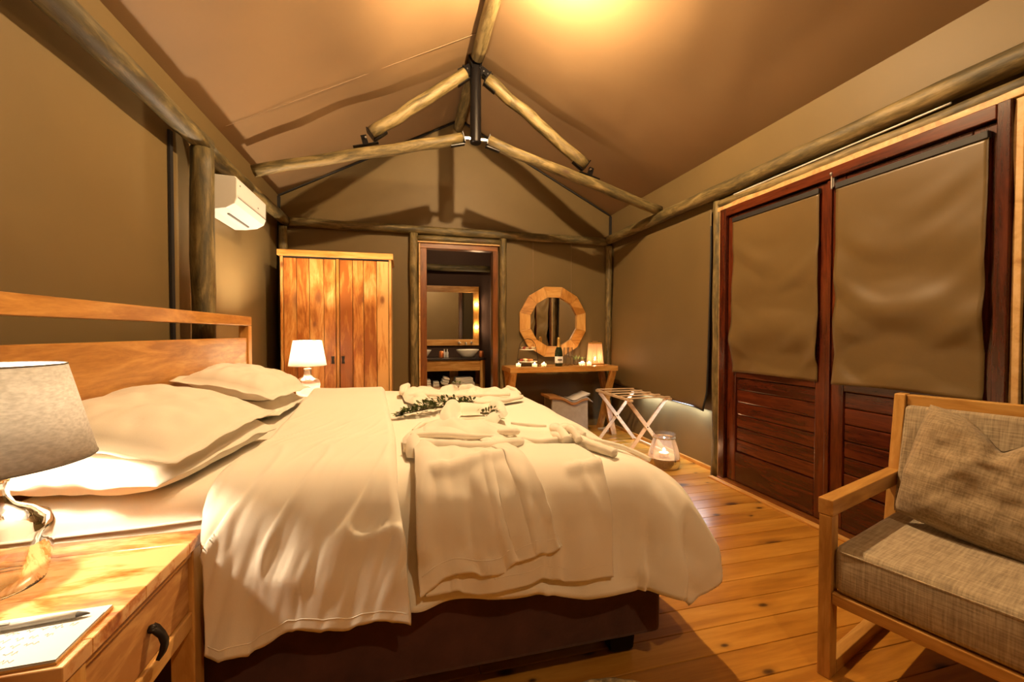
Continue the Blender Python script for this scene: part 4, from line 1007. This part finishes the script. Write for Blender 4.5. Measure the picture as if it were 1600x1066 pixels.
# ------------------------------------------------------------------ nightstands
def nightstand(label, loc):
    t_ = thing('nightstand', label, 'nightstand', loc, group='nightstands')
    x0, x1, y0, y1 = -0.230, 0.258, -0.227, 0.227
    tpn = bpy.data.objects.new('top', None); COL.objects.link(tpn); tpn.parent = t_
    cuts = [y0, -0.165, -0.020, 0.150, y1]
    for a, c in zip(cuts[:-1], cuts[1:]):
        MB().box(x0, x1, a + 0.0004, c - 0.0004, 0.604, 0.63).build('board', 'ns_top', tpn, bevel=0.0012, seg=1)
    for xx in (x0 + 0.003, x1 - 0.053):
        for yy in (y0 + 0.003, y1 - 0.053):
            MB().box(xx, xx + 0.05, yy, yy + 0.05, 0.0, 0.603).build('leg', 'honey_z', t_, bevel=0.003)
    fy0, fy1 = y0 + 0.053, y1 - 0.053
    MB().box(x1 - 0.045, x1 - 0.006, fy0, fy1, 0.588, 0.603).build('upper_rail', 'honey_y', t_, bevel=0.002)
    MB().box(x1 - 0.045, x1 - 0.006, fy0, fy1, 0.415, 0.455).build('lower_rail', 'honey_y', t_, bevel=0.003)
    MB().box(x0 + 0.003, x0 + 0.02, fy0, fy1, 0.415, 0.603).build('back_panel', 'honey_y', t_)
    for yy in (y0 + 0.008, y1 - 0.026):
        MB().box(x0 + 0.053, x1 - 0.053, yy, yy + 0.018, 0.415, 0.603).build('side_panel', 'honey_x', t_)
    dr_ = MB().box(x1 - 0.05, x1 - 0.012, fy0 + 0.002, fy1 - 0.002, 0.4575, 0.586).build('drawer', 'ns_front', t_, bevel=0.003)
    yh, zh = 0.01, 0.498
    hb = MB()
    pr = []
    prof = [(-0.008, 0.030, 0.012), (0.000, 0.027, 0.010), (0.010, 0.014, 0.008), (0.015, 0.0, 0.009), (0.013, -0.016, 0.012), (0.008, -0.030, 0.013)]
    for px_, pz, hw in prof:
        pr.append([(x1 + px_, yh - hw, zh + pz), (x1 + px_, yh + hw, zh + pz)])
    G = np.array(pr); hb.grid(G)
    hd = hb.build('handle', 'iron', dr_, smooth=True, solid=0.007)
    MB().ball((x1 - 0.006, yh, zh + 0.028), 0.009, 8).build('stud', 'iron', dr_, smooth=True)
    return t_
M['ns_top'] = wood('ns_top', (0.30, 0.075, 0.010), (0.54, 0.215, 0.052), (0.74, 0.44, 0.19), axis='x', stretch=3.6, scale=3.4, rough=0.24, bump=0.015, knots=4.0, var=0.34, coat=0.3, knot_col=(0.36, 0.12, 0.03), kplane='xy', con=1.9)
M['ns_front'] = wood('ns_front', (0.44, 0.20, 0.06), (0.62, 0.34, 0.12), (0.74, 0.47, 0.20), axis='y', stretch=5, scale=2.6, rough=0.35, bump=0.015, knots=6.0, var=0.2, knot_col=(0.22, 0.08, 0.02), kplane='yz', con=1.5)
NSX, NSY = -0.745, 0.979
nightstand('wooden nightstand with drawer and black strap handle in the near left corner', (NSX, NSY, 0))
nightstand('wooden nightstand at the far side of the bed, mostly hidden by pillows', (NSX, 3.46, 0))

# ------------------------------------------------------------------ table lamps
M['bulb_near'] = bulb_mat('bulb_near', WARM_NEAR, W_NEAR, 0.026)
M['bulb_far'] = bulb_mat('bulb_far', WARM_NEAR, W_FAR, 0.026)
def lamp(label, loc, shade_m, bulb_m, rb=0.145, rt=0.103):
    t_ = thing('table_lamp', label, 'lamp', loc, group='bedside lamps')
    prof = [(0.004, 0.004), (0.066, 0.002), (0.074, 0.006), (0.080, 0.03), (0.086, 0.08), (0.087, 0.105), (0.080, 0.128), (0.055, 0.146), (0.034, 0.158), (0.027, 0.175), (0.026, 0.195), (0.030, 0.208)]
    gb = MB().lathe(prof, n=48).build('glass_base', 'glass' if shade_m == 'shade' else 'glass_far', t_, smooth=True)
    MB().path([(0.070 * math.cos(a), 0.070 * math.sin(a), 0.0045) for a in np.linspace(0, 2 * math.pi, 49)], 0.004, 8, cap=False).build('foot_ring', 'glass', gb, smooth=True)
    MB().lathe([(0.0, 0.203), (0.029, 0.203), (0.029, 0.216), (0.014, 0.220), (0.014, 0.318), (0.0, 0.318)], n=20).build('fitting', 'brass', t_, smooth=False)
    MB().ball((0, 0, 0.350), 0.026, 14, (1, 1, 1.15)).build('bulb', bulb_m, t_, smooth=True)
    z0, z1 = 0.240, 0.427
    sh = MB().lathe([(rb, z0), (rb + (rt - rb) * 0.5, (z0 + z1) / 2), (rt, z1)], n=64).build('shade', shade_m, t_, smooth=True, solid=0.0015)
    for r, z in ((rb, z0), (rt, z1)):
        MB().path([(r * math.cos(a), r * math.sin(a), z) for a in np.linspace(0, 2 * math.pi, 49)], 0.0018, 6, cap=False).build('rim', 'shade_trim' if shade_m == 'shade' else 'paper', sh, smooth=True)
    for k in range(3):
        a = k * 2.094 + 0.4
        MB().path([(0.012 * math.cos(a), 0.012 * math.sin(a), 0.255), (rt * math.cos(a), rt * math.sin(a), z1 - 0.01)], 0.0013, 5).build('shade_arm', 'brass', sh)
    return t_
lamp('large grey linen shaded glass lamp on the near nightstand', (-0.768, 1.018, 0.6305), 'shade', 'bulb_near', 0.150, 0.108)
lamp('glowing white shaded glass lamp at the far side of the bed', (-0.715, 3.50, 0.6305), 'shade_far', 'bulb_far', 0.133, 0.100)

M['pen_grey'] = plain('pen_grey', (0.42, 0.40, 0.36), rough=0.25)
# notepad and pen
pad = thing('notepad', 'white handwritten note card on the near nightstand', 'note card', (-0.60, 0.83, 0.6305), R(2))
MB().box(-0.115, 0.098, -0.073, 0.062, 0.0, 0.003).build('backing', 'honey_x', pad)
MB().box(-0.115, 0.096, -0.071, 0.063, 0.003, 0.0055).build('sheet', 'paper', pad)
MB().path([(-0.115, -0.071, 0.0062), (0.096, -0.071, 0.0062), (0.096, 0.04, 0.0062)], 0.0007, 4).build('border', 'ink_dark', pad)
rr = random.Random(5)
for ln in range(6):
    b = MB(); yy = 0.035 - 0.018 * ln; x = -0.10 + 0.012 * (ln % 2)
    while x < 0.075 - 0.01 * ln:
        w = rr.uniform(0.008, 0.02)
        pts = [(x + w * q, yy + 0.0035 * math.sin(q * w * 900) + 0.002 * rr.uniform(-1, 1), 0.0057) for q in np.linspace(0, 1, 9)]
        b.path(pts, 0.0006, 3); x += w + 0.008
    b.build('handwriting', 'ink', pad)
pen = thing('pen', 'silver ballpoint pen on the note card', 'pen', (-0.595, 0.862, 0.6423), R(6))
MB().path([(-0.075, 0, 0), (0.055, 0, 0)], 0.0050, 10).build('barrel', 'pen_grey', pen, smooth=True)
MB().path([(0.055, 0, 0), (0.068, 0, -0.0010), (0.072, 0, -0.0020)], [0.0050, 0.0022, 0.0008], 10).build('tip', 'ink_dark', pen, smooth=True)
MB().box(-0.072, -0.03, -0.0015, 0.0015, 0.0052, 0.0072).build('clip', 'steel', pen)
MB().path([(-0.086, 0, 0), (-0.075, 0, 0)], 0.0028, 8).build('button', 'steel', pen, smooth=True)

# ------------------------------------------------------------------ armchair
ch = thing('armchair', 'wood framed armchair with woven grey brown upholstery in the right foreground', 'armchair', (1.311, 1.083, 0), R(17.4))
CW = 0.72
def cbox(name, *a, mat='teak_z', bevel=0.003, parent=ch): return MB().box(*a).build(name, mat, parent, bevel=bevel)
for yy in (0.0, -CW + 0.036):
    y0, y1 = yy - 0.036, yy
    cbox('front_leg', 0.0, 0.05, y0, y1, 0.0, 0.530)
    cbox('arm', 0.0, 0.60, y0 - 0.003, y1 + 0.003, 0.531, 0.583, mat='teak_x')
    cbox('runner', 0.051, 0.62, y0, y1, 0.0, 0.045, mat='teak_x')
    b = MB(); b.prism([(0.485, 0.046), (0.545, 0.046), (0.690, 0.875), (0.635, 0.875)], 'y', y0 + 0.001, y1 - 0.001)
    b.build('back_post', 'teak_z', ch, bevel=0.003)
cbox('front_rail', 0.004, 0.034, -CW + 0.037, -0.037, 0.248, 0.285, mat='teak_y')
cbox('back_rail', 0.645, 0.685, -CW + 0.037, -0.037, 0.832, 0.873, mat='teak_y')
for yy in (-0.037, -CW + 0.061):
    cbox('side_rail', 0.035, 0.53, yy - 0.024, yy, 0.245, 0.28, mat='teak_x')
st_ = cbox('seat_cushion', 0.006, 0.60, -CW + 0.041, -0.041, 0.287, 0.442, mat='linen', bevel=0.022)
st_.modifiers['bevel'].segments = 4
for p in st_.data.polygons: p.use_smooth = True
MB().path([(0.006, -0.06, 0.425), (0.006, -CW + 0.06, 0.425)], 0.0035, 6).build('piping', 'linen', st_)
b = MB(); b.prism([(0.50, 0.44), (0.58, 0.44), (0.665, 0.832), (0.615, 0.836)], 'y', -CW + 0.039, -0.039)
b.build('back_cushion', 'linen', ch, bevel=0.015, seg=3)
pl_ = pillow('throw_cushion', 0.41, 0.42, 0.16, (0, 0, 0), (0, 0, 0), 'square woven throw cushion with a dented top, leaning in the armchair', mat='linen_cushion', flange=0.004, seed=6.0, group=None, cat='cushion', chop=0.15)
a = R(17.4)
ex = Vector((math.sin(a), -math.cos(a), 0)); d_ = Vector((math.cos(a), math.sin(a), 0))
ez = (Vector((0, 0, 1)) * math.cos(R(17)) + d_ * math.sin(R(17))).normalized()
nz = ex.cross(ez)
mtx = Matrix((ex, ez, nz)).transposed().to_4x4()
tilt = Matrix.Rotation(R(-9), 4, 'Z')
cpos = Vector((1.311, 1.083, 0)) + d_ * 0.435 + ex * 0.305 + Vector((0, 0, 0.645))
pl_.matrix_world = Matrix.Translation(cpos) @ mtx @ tilt

# ------------------------------------------------------------------ console table with its things
co = thing('console_table', 'wooden console table on crossed legs under the round mirror', 'table', (1.66, 4.42, 0))
CX, CY0, CY1, CZ = 0.61, -0.215, 0.165, 0.757
MB().box(-CX, CX, CY0, CY1, CZ - 0.055, CZ).build('top', 'honey_x', co, bevel=0.004)
for sx in (-1, 1):
    xx = sx * (CX - 0.045)
    for k in (-1, 1):
        b = MB()
        yt, yb_ = -0.025 + k * 0.16, -0.025 - k * 0.16
        b.prism([(yt - 0.028, CZ - 0.056), (yt + 0.028, CZ - 0.056), (yb_ + 0.028, 0.0), (yb_ - 0.028, 0.0)], 'x', xx - 0.032 + 0.004 * k, xx + 0.032 + 0.004 * k)
        b.build('leg', 'honey_z', co, bevel=0.003)
TZ = CZ + 0.0005
# dodecagonal mirror hung on two cords
mr = thing('round_mirror', 'twelve sided wall mirror in a faceted honey wood frame', 'mirror', (1.675, YB - 0.05, 1.245))
ro, ri = 0.418, 0.292
seg = MB()
def pol(r, k, y): a = 2 * math.pi * (k + 0.5) / 12; return (r * math.cos(a), y, r * math.sin(a))
for k in range(12):
    b = MB()
    e = 0.004
    vs = [pol(ro, k + e, 0.02), pol(ri, k + e, 0.02), pol(ri, k + 1 - e, 0.02), pol(ro, k + 1 - e, 0.02),
          pol(ro, k + e, -0.012), pol(ri, k + e, -0.030), pol(ri, k + 1 - e, -0.030), pol(ro, k + 1 - e, -0.012)]
    b.add(vs, [(0, 1, 2, 3), (4, 7, 6, 5), (0, 4, 5, 1), (1, 5, 6, 2), (2, 6, 7, 3), (3, 7, 4, 0)])
    b.build('frame_segment', ('honey_x', 'honey_z')[k % 2], mr, bevel=0.002)
b = MB(); b.add([pol(ri + 0.002, k, -0.004) for k in range(12)], [tuple(range(12))]); b.build('glass', 'mirror', mr)
for xx in (-0.235, 0.235):
    MB().path([(xx, 0.025, 0.30), (xx, 0.03, 0.945)], 0.0022, 5).build('cord', 'seam', mr)

def tealight(x, y, label, gl=True):
    t_ = thing('tealight', label, 'candle', (x, y, TZ), group='tealights on the console table')
    MB().lathe([(0, 0), (0.022, 0), (0.026, 0.004), (0.028, 0.036), (0.0265, 0.036), (0.0245, 0.006), (0, 0.003)], n=18).build('holder', 'frosted', t_, smooth=True)
    MB().lathe([(0, 0.0035), (0.019, 0.0035), (0.019, 0.015), (0, 0.015)], n=16).build('wax', 'wax', t_)
    MB().ball((0, 0, 0.034), 0.007, 8, (1, 1, 1.9)).build('flame', 'flame', t_, smooth=True)
tealight(1.155, 4.27, 'lit tealight at the left end of the console table')
tealight(1.325, 4.245, 'lit tealight in front of the tiered snack stand')
tealight(1.435, 4.27, 'lit tealight between the snack stand and the champagne bottle')
tealight(1.865, 4.27, 'lit tealight of the three by the plant glasses, the leftmost')
tealight(1.905, 4.33, 'lit tealight of the three by the plant glasses, the middle and rear one')
tealight(1.955, 4.27, 'lit tealight of the three by the plant glasses, nearest the lantern')

# two tier snack stand
sn = thing('snack_stand', 'two tier wire snack stand with small bites on the console', 'snack stand', (1.305, 4.44, TZ))
for z, r in ((0.045, 0.105), (0.175, 0.085)):
    pt = MB().lathe([(0, 0), (r, 0), (r + 0.006, 0.006), (r + 0.005, 0.008), (0, 0.004)], (0, 0, z), n=28).build('plate', 'ceramic', sn, smooth=True)
    MB().path([((r + 0.01) * math.cos(a), (r + 0.01) * math.sin(a), z + 0.022) for a in np.linspace(0, 2 * math.pi, 33)], 0.002, 6, cap=False).build('rim_wire', 'iron', pt)
    for k in range(7):
        a = k * 0.9 + z * 9; q = r * (0.35 + 0.3 * (k % 2))
        MB().ball((q * math.cos(a), q * math.sin(a), z + 0.018), 0.020 + 0.004 * (k % 3), 8, (1.2, 0.9, 0.7)).build('snack', ('food_pale', 'food_brown', 'food_pale', 'food_red')[(k + int(z * 10)) % 4], pt, smooth=True)
for sx in (-1, 1):
    MB().path([(sx * 0.115, 0, 0.0), (sx * 0.118, 0, 0.06), (sx * 0.10, 0, 0.18), (sx * 0.085, 0, 0.24), (sx * 0.045, 0, 0.285), (0, 0, 0.297)], 0.003, 6).build('frame_wire', 'iron', sn, smooth=True)
for sy in (-1, 1):
    MB().path([(-0.115, 0, 0.002), (-0.115, sy * 0.05, 0.002), (0.115, sy * 0.05, 0.002), (0.115, 0, 0.002)], 0.003, 6).build('foot_wire', 'iron', sn)

# champagne bottle
bt = thing('champagne_bottle', 'dark champagne bottle with gold foil neck on the console', 'bottle', (1.625, 4.33, TZ))
MB().lathe([(0, 0.004), (0.036, 0), (0.042, 0.006), (0.044, 0.03), (0.044, 0.13), (0.040, 0.165), (0.026, 0.205), (0.018, 0.235), (0.016, 0.25), (0, 0.25)], n=28).build('body', 'bottle_glass', bt, smooth=True)
MB().lathe([(0.0265, 0.205), (0.0190, 0.235), (0.0172, 0.265), (0.0185, 0.285), (0.0185, 0.302), (0.014, 0.312), (0, 0.314)], n=24).build('foil', 'gold', bt, smooth=True)
lb = MB()
n = 22
lb.v = [(0.0447 * math.cos(a), 0.0447 * math.sin(a), z) for z in (0.035, 0.105) for a in np.linspace(R(180), R(360), n)]
lb.f = [(i, i + 1, i + 1 + n, i + n) for i in range(n - 1)]
lbo = lb.build('label', 'paper', bt, smooth=True)
lb2 = MB()
lb2.v = [(0.0452 * math.cos(a), 0.0452 * math.sin(a), z) for z in (0.060, 0.078) for a in np.linspace(R(235), R(305), 10)]
lb2.f = [(i, i + 1, i + 11, i + 10) for i in range(9)]
lb2.build('label_print', 'ink_dark', lbo)
# flutes
for x, y_, lab in ((1.735, 4.40, 'champagne flute beside the bottle'), (1.80, 4.43, 'champagne flute nearer the plant glasses')):
    t_ = thing('champagne_flute', lab, 'glass', (x, y_, TZ), group='flutes on the console')
    MB().lathe([(0.0, 0.0), (0.032, 0.0), (0.030, 0.003), (0.005, 0.008), (0.0035, 0.02), (0.0035, 0.075), (0.0, 0.075)], n=20).build('stem', 'clear_glass', t_, smooth=True)
    MB().lathe([(0.0035, 0.076), (0.015, 0.09), (0.026, 0.125), (0.028, 0.16), (0.024, 0.198)], n=20).build('bowl', 'clear_glass', t_, smooth=True)
# plant glasses
for x, y_, lab, hh_ in ((1.885, 4.47, 'small glass jar with dark green leaves on the console', 0.11), (1.965, 4.48, 'little glass jar with a leaf and flower, nearer the lantern', 0.075)):
    t_ = thing('plant_glass', lab, 'vase', (x, y_, TZ), group='plant glasses on the console')
    MB().lathe([(0, 0), (0.026, 0), (0.030, 0.01), (0.030, 0.06), (0.027, 0.075)], n=18).build('glass', 'clear_glass', t_, smooth=True)
    for k in range(6):
        a = k * 1.05; p = Vector((0.02 * math.cos(a), 0.02 * math.sin(a), 0.05)); d = Vector((math.cos(a) * 0.5, math.sin(a) * 0.5, 1)).normalized() * hh_ * 0.6
        sd = Vector((-math.sin(a), math.cos(a), 0)) * 0.014
        MB().add([p, p + d * 0.5 + sd, p + d, p + d * 0.5 - sd], [(0, 1, 2, 3)]).build('leaf', 'leaf', t_, solid=0.001)
    MB().path([(0, 0, 0.01), (0.004, 0, 0.07)], 0.003, 6).build('stem', 'stem', t_)
# lantern with slats
lt = thing('candle_lantern', 'tapered slatted lantern glowing at the right end of the console', 'lantern', (2.115, 4.46, TZ))
MB().box(-0.078, 0.078, -0.078, 0.078, 0.0, 0.014).build('base', 'teak_x', lt, bevel=0.002)
MB().box(-0.058, 0.058, -0.058, 0.058, 0.235, 0.250).build('top', 'teak_x', lt, bevel=0.002)
sl = None
M['slat_glow'] = shade_mat('slat_glow', (0.85, 0.68, 0.50), 0.55, 0.1)
for side in range(4):
    for k in range(7):
        w0 = -0.070 + 0.140 * k / 6; w1 = w0 * 0.75
        rot = Matrix.Rotation(side * math.pi / 2, 3, 'Z')
        p0 = rot @ Vector((w0, -0.070, 0.014)); p1 = rot @ Vector((w1, -0.054, 0.235))
        MB().bar(p0, p1, 0.013, 0.003, up=rot @ Vector((0, 1, 0))).build('slat', 'slat_glow', lt)
MB().lathe([(0, 0.0145), (0.025, 0.0145), (0.025, 0.05), (0, 0.05)], n=16).build('candle', 'wax', lt)
MB().ball((0, 0, 0.066), 0.010, 8, (1, 1, 1.6)).build('flame', 'flame_big', lt, smooth=True)
MB().path([(-0.03, 0, 0.25), (-0.03, 0, 0.262), (0.03, 0, 0.262), (0.03, 0, 0.25)], 0.003, 6).build('handle', 'teak_x', lt)

# ------------------------------------------------------------------ stool under the console, newspaper on it
so = thing('saddle_stool', 'low stool with dished brown seat and pale side under the console', 'stool', (1.66, 4.30, 0))
nx = 24
pts_t = [(-0.20 + 0.44 * i / nx, 0.455 - 0.055 * math.exp(-((i / nx - 0.62) / 0.2) ** 2) - 0.03 * i / nx) for i in range(nx + 1)]
pts_b = [(x, z - 0.030) for x, z in reversed(pts_t)]
MB().prism(pts_t + pts_b, 'y', -0.14, 0.16).build('seat', 'leather', so, bevel=0.008)
side = [(-0.17, 0.0)] + [(0.245, 0.0)] + [(x if i else x, z - 0.031) for i, (x, z) in enumerate(reversed(pts_t)) if x > -0.175]
MB().prism(side, 'y', -0.12, -0.09).build('side_panel', 'felt', so, bevel=0.003)
MB().prism(side, 'y', 0.11, 0.14).build('side_panel', 'felt', so, bevel=0.003)
nw = thing('folded_cloth', 'folded striped cloth lying on the stool under the console', 'cloth', (1.66, 4.29, 0.0))
def zsad(x):
    k = (x + 0.20) / 0.44
    return 0.455 - 0.055 * math.exp(-((k - 0.62) / 0.2) ** 2) - 0.03 * k
for i, (a0, a1, dz) in enumerate(((-0.01, 0.29, 0.004), (0.03, 0.255, 0.014), (0.05, 0.26, 0.026))):
    xs = np.linspace(a0, a1, 22)
    G = np.array([[(x, -0.13, zsad(min(x, 0.235)) + dz - (max(0, x - 0.235) * 0.9 if i == 0 else -max(0, x - 0.2) * 0.35)), (x, 0.10, zsad(min(x, 0.235)) + dz - (max(0, x - 0.235) * 0.9 if i == 0 else -max(0, x - 0.2) * 0.35))] for x in xs])
    MB().grid(G).build('layer', ('paper', 'felt', 'paper')[i], nw, smooth=True, solid=0.004)

# ------------------------------------------------------------------ luggage rack
lr = thing('luggage_rack', 'folding pale wood luggage rack with slatted top by the right wall', 'luggage rack', (0, 0, 0))
A_, B_, C_, D_ = Vector((1.93, 4.03, 0.52)), Vector((2.33, 3.95, 0.52)), Vector((2.375, 3.38, 0.52)), Vector((1.93, 3.36, 0.52))
A_ = Vector((1.95, 4.05, 0.515)); B_ = Vector((2.33, 4.02, 0.515)); C_ = Vector((2.345, 3.38, 0.515)); D_ = Vector((1.945, 3.37, 0.515))
def rbar(name, p, q, w, d, up=(0, 0, 1)): return MB().bar(p, q, w, d, up).build(name, 'slats', lr, bevel=0.003)
rbar('top_rail', D_ + Vector((0, -0.02, 0)), A_ + Vector((0, 0.02, 0)), 0.028, 0.022)
rbar('top_rail', C_ + Vector((0, -0.02, 0)), B_ + Vector((0, 0.02, 0)), 0.028, 0.022)
for k in range(5):
    t_ = 0.03 + 0.94 * k / 4
    p = D_.lerp(A_, t_); q = C_.lerp(B_, t_)
    rbar('slat', p + Vector((-0.012, 0, 0.017)), q + Vector((0.012, 0, 0.017)), 0.034, 0.009)
FL = [(Vector((2.35, 3.52, 0)), Vector((1.99, 3.52, 0))), (Vector((2.34, 3.99, 0)), Vector((1.98, 4.0, 0)))]
for (top_l, top_r, ydir) in ((D_, C_, 0.05), (A_, B_, -0.05)):
    tl = top_l + Vector((0, ydir, -0.012)); tr = top_r + Vector((0, ydir, -0.012))
    bl = Vector((tl.x, tl.y, 0.012)); br_ = Vector((tr.x, tr.y, 0.012))
    rbar('leg', tl, br_, 0.036, 0.012, up=(0, 1, 0))
    rbar('leg', tr + Vector((0, 0.014, 0)), bl + Vector((0, 0.014, 0)), 0.036, 0.012, up=(0, 1, 0))
    c_ = (tl + br_) / 2
    MB().path([c_ + Vector((0, -0.010, 0)), c_ + Vector((0, 0.024, 0))], 0.006, 8).build('pivot', 'iron', lr)
for p, q in ((D_, A_), (C_, B_)):
    rbar('foot_rail', Vector((p.x, p.y + 0.02, 0.012)), Vector((q.x, q.y - 0.02, 0.012)), 0.026, 0.024)

# candle jar on the floor
cj = thing('candle_jar', 'flared glass hurricane jar with a lit candle standing on the floor', 'candle jar', (2.10, 3.10, 0.0))
MB().lathe([(0.0, 0.002), (0.115, 0.0), (0.122, 0.012), (0.128, 0.05), (0.125, 0.105), (0.105, 0.18), (0.084, 0.238), (0.082, 0.256), (0.090, 0.276), (0.092, 0.280)], n=40).build('glass', 'candle_glass', cj, smooth=True)
MB().lathe([(0.0, 0.004), (0.112, 0.004), (0.120, 0.02), (0.1235, 0.05), (0.1225, 0.085), (0.0, 0.085)], n=40).build('sand', 'sand', cj, smooth=False)
MB().path([(0.087 * math.cos(a), 0.087 * math.sin(a), 0.247) for a in np.linspace(0, 2 * math.pi, 41)], 0.005, 6, cap=False).build('cord', 'jute', cj)
MB().lathe([(0, 0.085), (0.036, 0.085), (0.036, 0.118), (0, 0.118)], n=24).build('candle', 'wax', cj)
MB().ball((0, 0, 0.138), 0.010, 8, (1, 1, 1.7)).build('flame', 'flame_big', cj, smooth=True)
tag(MB().box(2.16, 2.30, 4.34, 4.48, 0.0005, 0.022).build('floor_box', 'white_plastic', bevel=0.004), 'small flat white box on the floor behind the luggage rack', 'box')

# woven mat
rg = thing('woven_mat', 'round woven beige mat at the bottom edge of the picture', 'mat', (0.565, 0.955, 0.0))
for k in range(13):
    r = 0.012 + 0.0205 * k
    MB().path([(r * math.cos(a), r * math.sin(a), 0.011 + 0.002 * math.sin(a * (6 + 3 * k))) for a in np.linspace(0, 2 * math.pi, 30 + 3 * k)], 0.0108, 6, cap=False).build('braid', 'jute', rg, smooth=True)

# ------------------------------------------------------------------ ceiling bulbs (above and behind the picture frame)
def pendant(loc, watts, label, top):
    t_ = thing('ceiling_bulb', label, 'lamp', loc, group='bulbs hung from the ridge')
    m = bulb_mat('ceiling_bulb', WARM_UP, watts, 0.024)
    MB().ball((0, 0, 0), 0.024, 14).build('bulb', m, t_, smooth=True)
    MB().lathe([(0, 0.022), (0.012, 0.022), (0.012, 0.05), (0, 0.05)], n=14).build('socket', 'black', t_)
    MB().path([(0, 0, 0.05), (0, 0, top)], 0.004, 6).build('flex', 'black', t_)
pendant((0.755, 2.28, 3.155), W_PENDANT, 'bare bulb hung beside the ridge pole above the bed', 0.20)
pendant((0.60, 5.35, 2.45), 7.0, 'bare bulb hung from the bathroom ceiling, hidden above the doorway', 0.24)
pendant((0.75, -0.55, 2.75), W_FRONT, 'bare bulb hung from the ridge near the entrance behind the viewer', 0.60)
